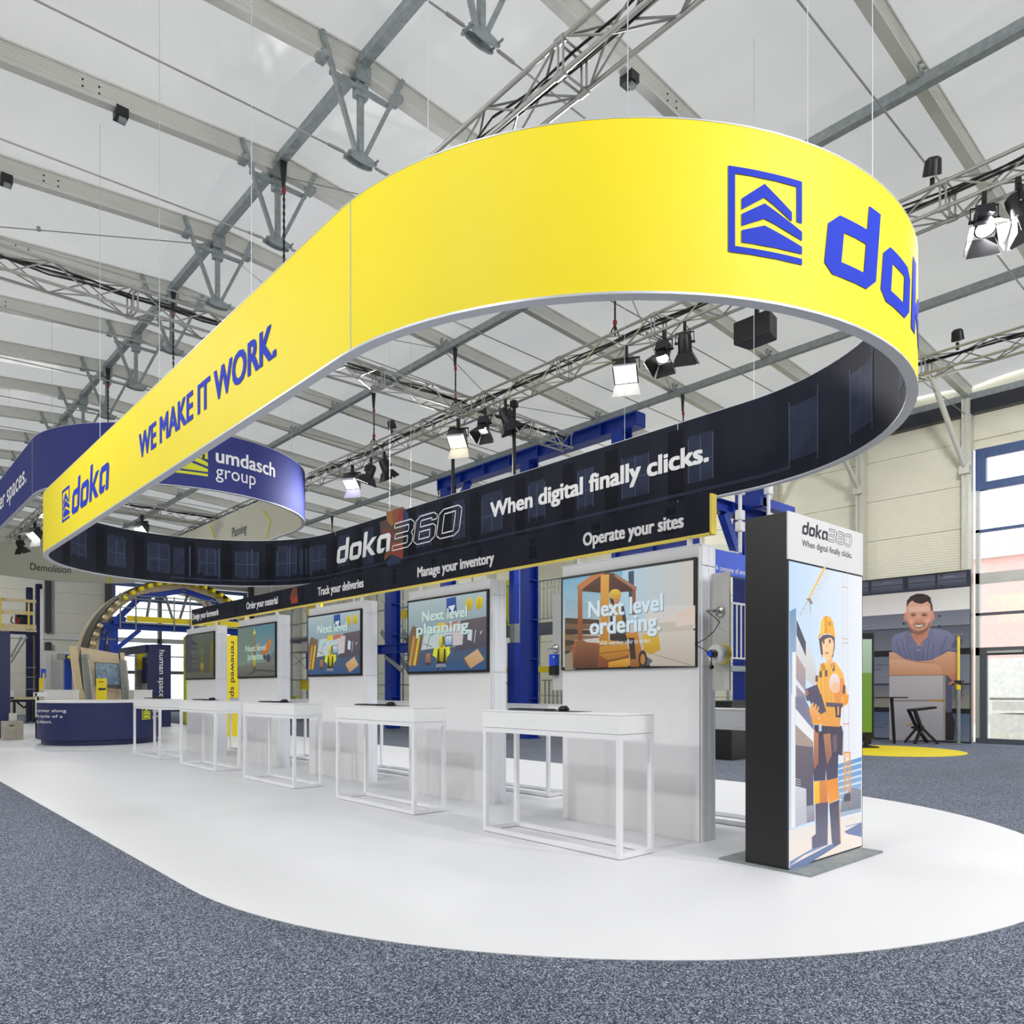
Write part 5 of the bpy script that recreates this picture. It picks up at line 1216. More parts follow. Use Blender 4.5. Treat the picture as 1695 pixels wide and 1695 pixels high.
MB().box(14.6, 14.64, 16.5, 19.4, 3.0, 4.35).build('panel_sheet', 'lime_print', lm_)
mb = MB()
for i in range(12): y = 16.6 + i * .23; mb.beam((14.59, y, 3.02), (14.59, y + .3, 4.33), .01, .03)
mb.build('netting_cord', 'black_satin', lm_, kind='stuff')
# scaffold tower between the farther walls
tw = thing('scaffold_tower', (13.2, 27, 0), 'slender scaffold tower with yellow boards between the farther display walls', 'scaffold')
for b in (12.4, 13.9):
    for a in (24.2, 26.0, 27.8): MB().tube((b, a, 0), (b, a, 6.0), .03, 8).build('standard', 'galvanised', tw)
for z in (.5, 1.5, 2.5, 3.5, 4.5, 5.5):
    MB().tube((12.4, 24.2, z), (12.4, 27.8, z), .02, 6).build('ledger', 'galvanised', tw); MB().tube((12.4, 26, z), (13.9, 26, z), .02, 6).build('ledger', 'galvanised', tw)
    for a in (24.2, 26.0): MB().tube((12.4, a, z), (12.4, a + 1.8, z + (1 if int(z) % 2 else -.5)), .014, 5).build('brace', 'galvanised', tw)
for z, a, m_, s_ in ((.2, 24.6, 'yellow', .5), (.3, 26.3, 'lime_print', .6), (1.15, 25.0, 'yellow', .35), (1.9, 24.5, 'device_blue', .6), (2.5, 24.9, 'white_laminate', .4), (3.8, 24.4, 'yellow', 1.2), (.9, 27.0, 'yellow', .3)):
    MB().box(12.7, 12.8, a, a + 1.0, z, z + s_).build('board', m_, tw)
MB().box(12.3, 14.0, 24.2, 27.8, 2.95, 3.02).build('deck', 'galvanised', tw)

# gap right of the nearest wall
bf = thing('blue_steelwork', (12.2, 7.6, 0), 'blue steel frame with a slanted strut left of the totem', 'frame')
hbeam(MB(), (11.3, 8.0, 4.58), (13.9, 8.0, 4.58), .26, .22).build('beam', 'blue_steel', bf); hbeam(MB(), (12.0, 8.3, 3.9), (12.0, 10.2, 3.9), .2, .22).build('beam', 'blue_steel', bf)
hbeam(MB(), (13.1, 8.0, .02), (13.1, 8.0, 4.45), .26, .26).build('column', 'blue_steel', bf); MB().beam((12.35, 7.95, 4.45), (13.1, 7.95, 3.3), .14, .16).build('strut', 'blue_steel', bf)
MB().box(12.9, 14.2, 7.5, 7.7, 4.62, 4.78).build('beam', 'blue_steel', bf); MB().box(11.4, 14.0, 7.28, 7.5, 5.6, 5.76).build('top_beam', 'blue_steel', bf); MB().box(13.0, 13.2, 7.5, 8.1, 4.6, 5.76).build('post', 'blue_steel', bf)
def rodh(x, y0, y1, a, label):
    p, q = on_y(x, y0, a), on_y(x, y1, a); t = thing('rod_hanger', (p.x, a, q.z), label, 'hanger', 'white rod hangers beside the totem')
    MB().tube((p.x, a, q.z), (p.x, a, 5.6), .035, 8).build('rod', 'barn_white', t)
    for f in (.08, .45, .62): MB().box(p.x - .08, p.x + .08, a - .06, a + .06, p.z + (q.z - p.z) * f - .09, p.z + (q.z - p.z) * f + .09).build('block', 'barn_white', t, bevel=.02)
rodh(1225, 802, 915, 7.4, 'white rod hanger in front of the blue strut'); rodh(1272, 800, 940, 7.4, 'white rod hanger rising over the totem top')
cb = thing('company_banner', (12.2, 7.3, 3.2), 'blue banner with white words A company of umdasch group', 'banner')
pA, pB = on_y(1176, 912, 7.35), on_y(1300, 914, 7.35)
MB().box(pA.x, pB.x, 7.35, 7.4, on_y(1200, 951, 7.35).z, on_y(1200, 912, 7.35).z).build('banner_sheet', 'device_blue', cb)
q = on_y(1184, 943, 7.35); mb = MB(); letters(mb, 'A company of umdasch group', lambda u, v: Vector((q.x + u, 7.345, q.z + v)), 1.5, .085, bold=.005); mb.build('lettering', 'print_white', cb)
dm = thing('acrylic_dome', (12.6, 7.38, 3.6), 'clear dome on top of the blue company banner', 'dome')
q = on_y(1212, 914, 7.45); MB().lathe([(.36, 0), (.33, .06), (.24, .13), (.1, .17), (.0, .175)], 24, (q.x, 7.75, q.z)).build('dome_shell', 'glass', dm, smooth=True); MB().lathe([(.37, -.02), (.37, .0), (.34, .01), (.34, -.02)], 24, (q.x, 7.75, q.z)).build('dome_rim', 'barn_white', dm)
wr_ = thing('white_railing', (12.9, 8.2, 1.5), 'white railing of a platform left of the totem', 'railing')
railing(wr_, 7.7, on_y(1205, 1010, 7.7).x, on_y(1300, 1010, 7.7).x, 1.62, 1.13, axis='x', m='barn_white')
MB().box(on_y(1203, 1010, 7.7).x, on_y(1300, 1010, 7.7).x, 7.66, 7.86, 1.5, 1.6).build('deck', 'galvanised', wr_)
for x in (1205, 1290): u = on_y(x, 1010, 7.7).x; MB().tube((u, 7.7, 0), (u, 7.7, 3.6), .03, 8).build('standard', 'galvanised', wr_)
MB().tube((on_y(1203, 1010, 7.7).x, 7.7, 3.25), (on_y(1300, 1010, 7.7).x, 7.7, 3.25), .025, 6).tube((12.8, 7.7, 1.5), (13.4, 7.7, .9), .03, 6).build('brace', 'barn_white', wr_)
bc_ = thing('black_counter', (12.9, 7.2, 0), 'low black counter half hidden behind the totem', 'counter')
MB().box(on_y(1211, 1160, 6.9).x, on_y(1310, 1160, 6.9).x, 6.9, 7.5, .004, .95).build('counter_body', 'black_satin', bc_); MB().box(on_y(1209, 1160, 6.9).x, on_y(1311, 1160, 6.9).x, 6.87, 7.53, .95, .975).build('counter_top', 'black_satin', bc_)

# ================================================================== RIGHT: POSTER, KIOSK, STOOL
po = thing('wall_poster', (18.3, 7.4, 0), 'large photo poster of a smiling man in a polo shirt leaning on a block', 'poster')
MB().box(18.14, 18.2, 5.60, 9.4, .004, 3.74).build('poster_panel', 'dark_grey', po)
w = lambda x, y: on_x(x, y, 18.138)
def toP(p): X = p[0] * SB - p[1] * CB; Y = p[0] * CB + p[1] * SB; return (847.5 + FPX * X / Y, 1140 - FPX * (p[2] - EYE) / Y)
pic = Pic(w, (-1, 0, 0), .002, .00015)
K = crop(1410, 940, 285 / 1558); F = lambda *q: [K(*p) for p in q]; KF = crop(1470, 960, 150 / 1271); G = lambda *q: [KF(*p) for p in q]
R4 = lambda z0, z1, a0=9.38, a1=5.61: [toP((18.138, a0, z0)), toP((18.138, a1, z0)), toP((18.138, a1, z1)), toP((18.138, a0, z1))]
pic.poly(R4(.04, 3.72), (96, 100, 118), (72, 76, 92)); pic.poly(R4(3.36, 3.72), (26, 28, 40), (50, 54, 72))
for a0, a1 in ((9.3, 8.4), (8.35, 7.75), (7.68, 6.98), (6.86, 6.3), (6.25, 5.68)): pic.poly(R4(3.42, 3.55, a0, a1), (84, 88, 108), (62, 66, 84)); pic.poly(R4(3.57, 3.70, a0, a1), (70, 74, 94), (92, 96, 114))
pic.poly(R4(2.89, 3.37), (206, 203, 203), (232, 230, 232)); pic.poly(R4(2.56, 2.89), (112, 116, 134), (132, 136, 152)); pic.poly(R4(2.54, 2.56), (50, 52, 66)); pic.poly(R4(2.06, 2.54), (92, 96, 114), (118, 122, 138)); pic.poly(R4(1.92, 2.06), (24, 26, 38)); pic.poly(R4(1.3, 1.92), (112, 122, 142), (132, 138, 154)); pic.poly(R4(1.26, 1.3), (50, 54, 70)); pic.poly(R4(.75, 1.26), (112, 116, 134), (150, 146, 132)); pic.poly(R4(.64, .75), (24, 26, 38)); pic.poly(R4(.04, .64), (84, 104, 138), (122, 132, 152))
rn = random.Random(5)
for i in range(46):
    z = rn.choice([2.6, 2.2, 1.5, .9, .2, 3.45]) + rn.random() * .24; a = 5.7 + rn.random() * 3.2; pic.poly(R4(z, z + .012, a + rn.random() * .6, a), rn.choice([(66, 70, 86), (150, 152, 164), (56, 58, 72)])); pic.d -= pic.dd * .9
for x, y in ((815, 68), (815, 165), (487, 168), (795, 435), (792, 528), (470, 505)): pic.oval(*K(x, y), 1.7, 1.9, (18, 20, 30), n=10)
# block
pic.poly(F((340, 975), (850, 968), (848, 1560), (340, 1560)), (196, 194, 202), (176, 174, 182)); pic.poly(F((825, 970), (852, 968), (850, 1560), (832, 1560)), (170, 160, 150)); pic.poly(F((340, 1195), (848, 1190), (848, 1206), (340, 1212)), (150, 144, 146)); pic.poly(F((680, 1190), (840, 1190), (840, 1214), (690, 1204)), (186, 140, 84)); pic.poly(F((495, 1425), (560, 1400), (560, 1412), (500, 1438)), (196, 140, 60))
# trousers, shirt
pic.poly(F((848, 1290), (905, 1300), (935, 1400), (925, 1560), (848, 1560)), (48, 44, 54)); pic.poly(F((850, 960), (900, 970), (910, 1200), (905, 1300), (880, 1310), (850, 1300)), (92, 94, 130))
pic.poly(F((360, 640), (390, 605), (500, 570), (560, 600), (700, 560), (740, 548), (860, 565), (925, 610), (960, 700), (975, 770), (900, 780), (860, 850), (880, 960), (440, 950), (430, 800), (360, 750)), (132, 134, 172), (112, 114, 154))
for q in (((450, 640), (500, 840)), ((560, 720), (590, 840)), ((700, 640), (680, 840)), ((740, 680), (730, 830)), ((860, 620), (800, 780)), ((400, 660), (450, 800)), ((480, 600), (540, 820)), ((650, 740), (640, 840))): pic.line(F(*q), .9, (86, 88, 124))
pic.line(F((800, 790), (870, 745), (965, 760)), .8, (60, 60, 90)); pic.line(F((390, 760), (440, 810)), .8, (60, 60, 90))
# neck, collar
pic.poly(F((530, 590), (705, 580), (700, 620), (640, 700), (600, 705), (555, 670)), (196, 130, 112), (214, 150, 130)); pic.poly(F((490, 580), (520, 570), (560, 650), (600, 700), (560, 690), (500, 680)), (120, 122, 158)); pic.poly(F((700, 545), (740, 550), (745, 640), (690, 655), (640, 690), (610, 700), (690, 620)), (124, 126, 162)); pic.line(F((605, 705), (605, 840)), .8, (80, 82, 116)); pic.oval(*K(605, 742), 1, 1.2, (226, 226, 236), n=8)
# ears, head
skin, sk2, shd = (226, 170, 150), (214, 150, 128), (186, 120, 104)
pic.oval(*K(487, 445), 3.0, 7.5, (214, 140, 130)); pic.oval(*K(736, 440), 3.0, 7.5, (214, 140, 130))
pic.poly(F((497, 340), (510, 290), (560, 262), (640, 258), (700, 280), (728, 330), (736, 400), (725, 490), (705, 555), (670, 595), (615, 612), (560, 598), (520, 550), (500, 480), (492, 410)), (232, 180, 162), (206, 146, 124))
pic.poly(G((275, 560), (300, 640), (340, 690), (420, 720), (500, 700), (560, 650), (600, 560), (590, 650), (545, 720), (480, 765), (410, 772), (345, 745), (300, 690)), (150, 108, 96)); pic.poly(G((365, 610), (400, 600), (440, 605), (490, 598), (525, 610), (515, 650), (430, 680), (370, 655)), (176, 120, 104)); 
pic.poly(G((360, 625), (430, 632), (510, 620), (485, 655), (430, 668), (385, 655)), (120, 50, 50)); pic.poly(G((370, 630), (430, 637), (500, 626), (475, 650), (430, 660), (390, 650)), (250, 248, 246))
pic.poly(G((410, 490), (450, 490), (480, 575), (460, 598), (410, 600), (390, 580)), (236, 176, 158), (206, 136, 118)); pic.poly(G((395, 585), (420, 598), (405, 604)), shd); pic.poly(G((460, 590), (480, 580), (470, 600)), shd)
for x0, x1 in ((318, 395), (470, 555)): pic.poly(G((x0, 478), ((x0 + x1) / 2, 462), (x1, 474), (x1, 484), ((x0 + x1) / 2, 474), (x0, 490)), (120, 84, 74)); pic.poly(G((x0 + 4, 498), ((x0 + x1) / 2, 488), (x1 - 4, 497), ((x0 + x1) / 2, 512)), (96, 66, 64)); pic.line(G((x0 + 2, 498), ((x0 + x1) / 2, 487), (x1 - 2, 497)), .5, (70, 44, 42))
pic.poly(G((290, 560), (340, 540), (360, 590), (330, 620)), (238, 176, 160)); pic.poly(G((520, 560), (580, 530), (590, 570), (545, 610)), (238, 176, 160)); pic.poly(G((300, 380), (560, 360), (590, 420), (560, 440), (300, 450)), (238, 192, 176))
pic.poly(G((262, 360), (270, 290), (320, 230), (400, 195), (490, 195), (560, 215), (605, 255), (600, 280), (625, 360), (632, 440), (612, 430), (595, 340), (560, 300), (480, 335), (400, 325), (340, 290), (300, 320), (265, 380)), (40, 32, 34), (74, 60, 58))
for i in range(6): pic.line(G((310 + i * 40, 290 - i * 6), (360 + i * 42, 225)), .5, (96, 80, 76))
# forearms and hand
pic.poly(F((340, 760), (390, 765), (470, 820), (600, 848), (720, 835), (810, 790), (870, 755), (965, 765), (968, 870), (950, 960), (900, 990), (840, 968), (340, 975)), (230, 176, 150), (206, 144, 112))
pic.poly(F((340, 830), (470, 830), (620, 862), (800, 880), (830, 960), (340, 972)), (236, 186, 160), (216, 156, 124)); pic.line(F((470, 826), (620, 858), (760, 850)), .7, (190, 126, 100))
pic.poly(F((880, 975), (955, 950), (960, 1060), (940, 1082), (930, 1040), (885, 1060), (870, 1050), (915, 1020), (890, 1000)), (206, 136, 120)); pic.line(F((905, 1010), (940, 1035)), .6, (150, 80, 70))
pic.build('printed_picture', 'print_ink', po)
q = on_x(1588, 1227, 18.0)
pp = thing('prop_pole', (17.95, q.y, 0), 'slender galvanised prop with a yellow collar in front of the poster', 'pole')
MB().tube((17.95, q.y, .004), (17.95, q.y, 1.35), .036, 10).build('outer_tube', 'galvanised', pp, smooth=True); MB().tube((17.95, q.y, 1.35), (17.95, q.y, 2.33), .028, 10).build('inner_tube', 'sign_yellow', pp, smooth=True)
MB().tube((17.95, q.y, 1.16), (17.95, q.y, 1.27), .045, 10).build('collar', 'yellow', pp); MB().box(17.88, 18.02, q.y - .08, q.y + .06, 1.30, 1.36).ball((17.93, q.y - .07, 1.29), .035, 8, 6).build('nut', 'dark_grey', pp); MB().box(17.87, 18.03, q.y - .08, q.y + .08, 2.33, 2.345).box(17.87, 18.03, q.y - .08, q.y + .08, .004, .014).build('end_plate', 'galvanised', pp)
dc = MB().prism([(14.95 + 1.38 * math.cos(2 * PI * i / 64), 6.1 + 1.38 * math.sin(2 * PI * i / 64), 0) for i in range(64)], (0, 0, .004)).build('floor_disc', 'yellow', None, 'flat yellow disc laid on the carpet under the green kiosk', 'floor covering')
kc = Vector((15.35, 6.86, 0)); ki = thing('touch_kiosk', kc, 'portrait touch kiosk with a green screen standing on the yellow disc', 'kiosk')
def KB(mb, x0, x1, y0, y1, z0, z1):
    mb.box(x0, x1, y0, y1, z0, z1); n = len(mb.V) - 8; mb.V[n:] = [Matrix.Rotation(-YAW, 3, 'Z') @ v + kc for v in mb.V[n:]]; return mb
KB(MB(), -.42, .42, -.03, .03, .16, 2.33).build('housing', 'black_plastic', ki, bevel=.03); KB(MB(), -.38, .38, -.3, .3, .004, .03).build('foot_plate', 'black_plastic', ki); KB(KB(MB(), -.3, -.22, -.02, .02, .03, .2), .22, .3, -.02, .02, .03, .2).build('stand', 'black_plastic', ki)
RK = Matrix.Rotation(-YAW, 3, 'Z'); kw = lambda u, v: RK @ Vector((u, -.031, v)) + kc
pic = Pic(kw, RK @ Vector((0, -1, 0)), .001, .0004)
pic.poly([(-.36, .30), (.36, .30), (.36, 2.18), (-.36, 2.18)], (190, 214, 190), (92, 140, 48)); pic.poly([(-.36, .30), (.36, .30), (.36, 1.5), (-.36, 1.5)], (120, 160, 60), (112, 156, 44)); pic.poly([(-.2, 2.06), (-.06, 2.06), (-.06, 2.14), (-.2, 2.14)], (226, 236, 220))
pic.oval(-.16, 1.76, .13, .16, (110, 150, 140), (90, 130, 110)); pic.oval(-.08, .86, .20, .2, (120, 150, 170), (90, 120, 140)); pic.oval(-.07, .84, .1, .13, (66, 76, 84)); pic.oval(-.07, .86, .065, .09, (140, 150, 156)); pic.poly([(-.22, .72), (-.1, .76), (-.03, .76), (.08, .72), (.0, .67), (-.14, .67)], (70, 84, 90))
letters(pic.mb, 'sign-on', lambda u, v: kw(-.36 + u + .15 * v, 1.44 + v) + pic.n * pic.d, .50, .085, .01, col=lin((60, 76, 90))); pic.d += .0004; pic.line([(-.18, 1.33), (.04, 1.33)], .006, (90, 116, 80)); pic.line([(-.1, 1.29), (.03, 1.29)], .01, (90, 116, 80))
pic.build('screen_image', 'screen_image', ki)
sl = thing('bar_stool', (17.45, 6.35, 0), 'black bar stool with splayed legs in front of the poster block', 'stool'); sc_ = Vector((17.45, 6.35, 0)); uR = Vector((SB, -CB, 0)); uF = Vector((CB, SB, 0))
def S3(u, d, z): return sc_ + uR * u + uF * d + Vector((0, 0, z))
MB().prism([S3(-.22, -.16, .74), S3(.30, -.10, .80), S3(.30, .10, .80), S3(-.22, .16, .74)], (0, 0, -.045)).build('seat', 'black_satin', sl, bevel=.01)
for d in (-.13, .13):
    MB().beam(S3(-.2, d, .73), S3(-.04, d * .7, .34), .06, .06).beam(S3(-.04, d * .7, .36), S3(.26, d * 1.6, .005), .055, .055).build('leg', 'black_satin', sl)
    MB().beam(S3(.0, d * .6, .38), S3(-.24, d * 1.6, .005), .05, .055).build('leg', 'black_satin', sl)
MB().beam(S3(-.13, -.12, .34), S3(-.13, .12, .34), .03, .05).build('foot_rest', 'black_satin', sl)
ht = thing('high_table', (17.05, 6.85, 0), 'black high table with slanted legs beside the green kiosk', 'table'); sc_ = Vector((17.05, 6.85, 0))
MB().prism([S3(-.5, -.3, 1.0), S3(.36, -.12, 1.0), S3(.36, .12, 1.0), S3(-.5, .3, 1.0)], (0, 0, -.025)).build('tabletop', 'black_satin', ht)
for u, d in ((.05, -.18), (.12, .2)): MB().beam(S3(u - .02, d * .3, .97), S3(u + .1 if d > 0 else u - .02, d, .005), .045, .05).build('leg', 'black_satin', ht)
for u, d in ((-.4, -.18), (-.4, .2)): MB().beam(S3(u, d * .3, .97), S3(u - .1, d, .005), .045, .05).build('leg', 'black_satin', ht)

# ================================================================== LEFT BACKGROUND
cn = thing('round_counter', (4.35, 18.49, 0), 'round navy counter with a white top at the left', 'counter'); cc = Vector((4.35, 18.49, 0)); CR = 1.21
MB().lathe([(CR - .08, .004), (CR - .08, .12), (CR, .12), (CR, .885)], 72, cc).build('drum', 'navy_panel', cn, smooth=True)
MB().lathe([(CR + .01, .887), (CR + .01, .925), (0, .925)], 72, cc).build('countertop', 'white_laminate', cn, smooth=True)
th0 = math.atan2(-cc.y, -cc.x)                     # direction from the counter to the camera
def cyl(ang, r): return lambda u, v: Vector((cc.x + r * math.cos(ang + u / CR), cc.y + r * math.sin(ang + u / CR), v))
def counter_ang(x):
    X = cc.x * SB - cc.y * CB; Y = cc.x * CB + cc.y * SB; k = (x - 847.5) / FPX; px0 = X / Y
    lo, hi = -1.45, 1.45
    for _ in range(40):
        m = (lo + hi) / 2; q = cyl(th0 + m, CR)(0, 0); xx = (q.x * SB - q.y * CB) / (q.x * CB + q.y * SB)
        if xx < k: lo = m
        else: hi = m
    return th0 + (lo + hi) / 2
mb = MB()
for txt, x1, z, w_, in (('Your future partner along', 110, .70, 1.75), ('the entire life cycle of a', 104, .585, 1.7), ('building object.', 86, .47, 1.05)):
    a1_ = counter_ang(x1); letters(mb, txt, (lambda a1_, w_, z: lambda u, v: cyl(a1_, CR + .003)(u - w_, z + v))(a1_, w_, z), w_, .06, bold=.0, step=.1)
mb.build('lettering', 'print_white', cn, label='three white lines of text')
a1_ = counter_ang(235); mb = MB(); emblem(mb, lambda u, v: cyl(a1_, CR + .003)(u, .52 + v), .25, .26, step=.06); mb.build('emblem', 'lime_print', cn)
mb = MB(); letters(mb, 'umdasch', lambda u, v: cyl(a1_, CR + .003)(u + .31, .66 + v), .42, .085, bold=.03, step=.06); mb.build('lettering', 'print_white', cn); mb = MB(); letters(mb, 'group', lambda u, v: cyl(a1_, CR + .003)(u + .31, .55 + v), .28, .075, step=.06); mb.build('lettering', 'print_white', cn)

def pillar(name, a, x0, x1, ytop, txt, m, mt, label, y_txt0, cap, z_bot=.004, dep=.5, tl=None):
    p, q = on_y(x0, 1150, a), on_y(x1, 1150, a); zt_ = on_y((x0 + x1) / 2, ytop, a).z
    t = thing(name, ((p.x + q.x) / 2, a, z_bot), label, 'pillar'); MB().box(p.x, q.x, a, a + dep, z_bot, zt_).build('body', m, t)
    zt2 = on_y((x0 + x1) / 2, y_txt0, a).z; w_ = zt2 - .1; xc = (p.x + q.x) / 2 - cap * .45
    mb = MB(); letters(mb, txt, lambda u, v: Vector((xc + v, a - .004, zt2 - u)), tl or min(w_, cap * len(txt) * .78), cap, bold=.02); mb.build('lettering', mt, t); return t
pillar('exhibit_pillar', 21.55, -40, 17, 1045, 'future space examining', 'navy_panel', 'print_white', 'navy pillar with white upright words at the left picture edge', 1055, .14)
pillar('exhibit_pillar', 24.58, 252, 283, 1067, 'human space', 'navy_panel', 'print_white', 'navy pillar with the white upright words human space', 1076, .16, tl=1.46)
pillar('exhibit_pillar', 18.6, 376, 395, 1052, 'renewed space', 'yellow', 'print_dark', 'yellow pillar with dark upright words between two display walls', 1062, .115, dep=.2, tl=1.75)
pillar('exhibit_pillar', 26.0, 307, 320, 1054, 'new space', 'lime_print', 'print_dark', 'lime edged pillar just left of the farthest display wall', 1060, .12, dep=.2)
# frame joined to the human space pillar
nb = thing('exhibit_booth', (7.2, 27, 0), 'navy booth frame with a dark screen left of the human space pillar', 'booth')
MB().box(7.15, 7.25, 25.1, 30.0, 2.3, 2.55).build('header', 'navy_panel', nb); MB().box(7.15, 7.25, 28.3, 30.0, .004, 2.3).build('side_wall', 'navy_panel', nb)
slab(MB(), 29.9, 224, 1078, 252, 1190, .1).build('inner_wall', 'grey_board', nb); slab(MB(), 29.8, 228, 1079, 240, 1108, .08).build('yellow_panel', 'yellow', nb); slab(MB(), 29.75, 224, 1108, 237, 1143, .08).build('text_panel', 'concrete_pale', nb)
mb = MB()
for i in range(16): slab(mb, 29.73, 225.5, 1110 + i * 2, 235.5, 1110.7 + i * 2, .01)
mb.build('printed_text', 'print_dark', nb, kind='stuff'); slab(MB(), 29.6, 236.5, 1088, 252, 1131, .08).build('screen', 'navy_panel', nb)
mb = slab(MB(), 29.58, 242, 1095, 252, 1096, .01); slab(mb, 29.58, 242, 1125, 252, 1126, .01); mb.build('screen_line', 'lime_print', nb)
# concrete blocks
b1 = thing('concrete_block', (3.1, 20.7, 0), 'rough concrete block with a small plate at the left floor edge', 'block')
p, q = on_y(6, 1224, 20.6), on_y(39, 1224, 20.6); MB().box(p.x, q.x, 20.6, 21.0, .004, on_y(20, 1194, 20.6).z).build('block_body', 'concrete', b1, bevel=.01); slab(MB(), 20.595, 16, 1200, 23, 1202, .005).build('plate', 'dark_grey', b1)
b2 = thing('concrete_block', (3.1, 20.8, .45), 'narrow concrete block standing on the larger block', 'block'); p, q = on_y(17, 1224, 20.65), on_y(28, 1224, 20.65); zz = on_y(20, 1194, 20.6).z
MB().box(p.x, q.x, 20.65, 20.85, zz + .002, on_y(20, 1181, 20.65).z).build('block_body', 'concrete_pale', b2, bevel=.008)
# things standing behind the counter
def simple(name, label, cat, parts):
    t = None
    for nm_, mt, args in parts:
        mb = slab(MB(), *args)
        if t is None:
            c = sum(mb.V, Vector()) / 8; t = thing(name, (c.x, c.y, min(v.z for v in mb.V)), label, cat)
        mb.build(nm_, mt, t)
    return t
simple('low_plinth', 'low white plinth behind the left half of the round counter', 'plinth', [('plinth_body', 'white_laminate', (21.6, 73, 1143, 131, 1206, .5)), ('plinth_top', 'white_edge', (21.58, 72, 1142, 132, 1143.5, .55))])
simple('grey_partition', 'tall pale grey partition behind the white plinth', 'panel', [('sheet', 'grey_board', (24.0, 76, 1077, 84, 1195, .8)), ('sheet', 'grey_board', (24.8, 84, 1078, 122, 1195, .08))])
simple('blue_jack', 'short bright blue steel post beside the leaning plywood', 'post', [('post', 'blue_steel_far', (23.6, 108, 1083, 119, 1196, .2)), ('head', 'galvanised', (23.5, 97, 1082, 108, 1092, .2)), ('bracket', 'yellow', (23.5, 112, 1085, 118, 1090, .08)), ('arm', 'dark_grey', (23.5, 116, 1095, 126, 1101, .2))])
simple('white_plinth', 'white plinth behind the right half of the round counter', 'plinth', [('plinth_body', 'white_laminate', (21.6, 222, 1143, 252, 1206, .5)), ('plinth_top', 'white_edge', (21.58, 221, 1142, 253, 1143.5, .55))])
simple('info_sign', 'slim yellow sign with a small blue picture left of the counter', 'sign', [('sign_body', 'yellow', (22.5, 65.5, 1122, 72, 1184, .08)), ('picture', 'device_blue', (22.5, 68, 1107, 76, 1122, .06)), ('tower_picture', 'sign_yellow', (22.48, 71, 1114, 74, 1122, .02))])
simple('info_sign', 'yellow info sign standing right behind the counter top', 'sign', [('sign_body', 'yellow', (20.6, 160, 1123, 177, 1204, .06)), ('sign_text', 'print_dark', (20.58, 163, 1139, 175, 1142, .01)), ('sign_text', 'chain_red', (20.58, 163, 1128, 172, 1129, .01))])
t = simple('side_table', 'thin white table frame left of the round counter', 'table', [('leg', 'white_lacquer', (21.0, 59, 1147, 61, 1190, .04)), ('top_bar', 'white_lacquer', (21.0, 59, 1146, 78, 1153, .3)), ('floor_bar', 'white_lacquer', (21.0, 59, 1187, 78, 1190, .04))])
simple('white_box', 'small white box on the bench beside the navy pillar', 'box', [('box_body', 'white_laminate', (31.0, 17, 1143, 23, 1157, .3))])
# leaning plywood panel with galvanised props and a picture
lp = thing('plywood_panel', (6, 22.6, 0), 'leaning plywood formwork panel behind the counter', 'panel')
def quad(mb, a, pts, dep):
    q = [on_y(x, y, a) for x, y in pts]
    for (x, y), v in zip(pts, q):
        if y >= 1190: v.z = .004
    mb.prism(q, (0, dep, 0)); return mb
quad(MB(), 22.9, ((134, 1071), (196, 1082), (214, 1198), (146, 1198)), .06).build('face_sheet', 'plywood', lp); quad(MB(), 22.6, ((118, 1069), (127, 1070), (147, 1196), (136, 1196)), .3).build('edge_timber', 'timber', lp)
quad(MB(), 22.5, ((202, 1080), (206, 1080), (216, 1196), (210, 1196)), .2).build('edge_timber', 'timber', lp)
for x, lb in ((0, 'galvanised prop leaning left of the blue sketch picture'), (62, 'galvanised prop leaning right of the blue sketch picture')):
    t = thing('formwork_prop', (on_y(145 + x, 1150, 22.2).x, 22.2, 0), lb, 'prop', 'leaning galvanised props')
    s = .8 if x else 1; quad(MB(), 22.2, ((136 + x, 1084 + (8 if x else 0)), (142 + x * .98, 1083 + (8 if x else 0)), (158 + x * .93, 1196), (150 + x * .93, 1196)), .12).build('outer_tube', 'galvanised', t); quad(MB(), 22.1, ((144 + x, 1083 + (10 if x else 0)), (148 + x, 1083 + (10 if x else 0)), (163 + x * .93, 1196), (160 + x * .93, 1196)), .08).build('inner_tube', 'chrome', t); quad(MB(), 22.15, ((145 + x * .98, 1137), (153 + x * .98, 1136), (153 + x * .98, 1140), (145 + x * .98, 1141)), .14).build('clamp', 'galvanised', t)
sk = thing('sketch_picture', (6.3, 22.3, 1.2), 'blue and grey sketch picture in front of the leaning plywood', 'picture'); quad(MB(), 22.35, ((157, 1096), (204, 1099), (203, 1141), (158, 1136)), .04).build('picture_board', 'dark_grey', sk)
pic = Pic(lambda x, y: on_y(x, y, 22.345), (0, -1, 0), .002, .0002); pic.poly([(158, 1097), (203, 1100), (202, 1140), (159, 1135)], (150, 176, 200), (96, 126, 160))
rn = random.Random(9)
for i in range(60):
    x, y = 159 + rn.random() * 40, 1099 + rn.random() * 34; l = 2 + rn.random() * 7; g = rn.random() * 6; pic.line([(x, y), (min(202, x + l * math.cos(g)), min(1138, max(1099, y + l * math.sin(g))))], .6, rn.choice([(226, 236, 242), (60, 84, 120), (190, 206, 216), (40, 56, 84), (206, 204, 150)]))
pic.poly([(165, 1132), (202, 1134), (202, 1140), (165, 1137)], (84, 88, 90)); pic.build('printed_sketch', 'print_ink', sk)

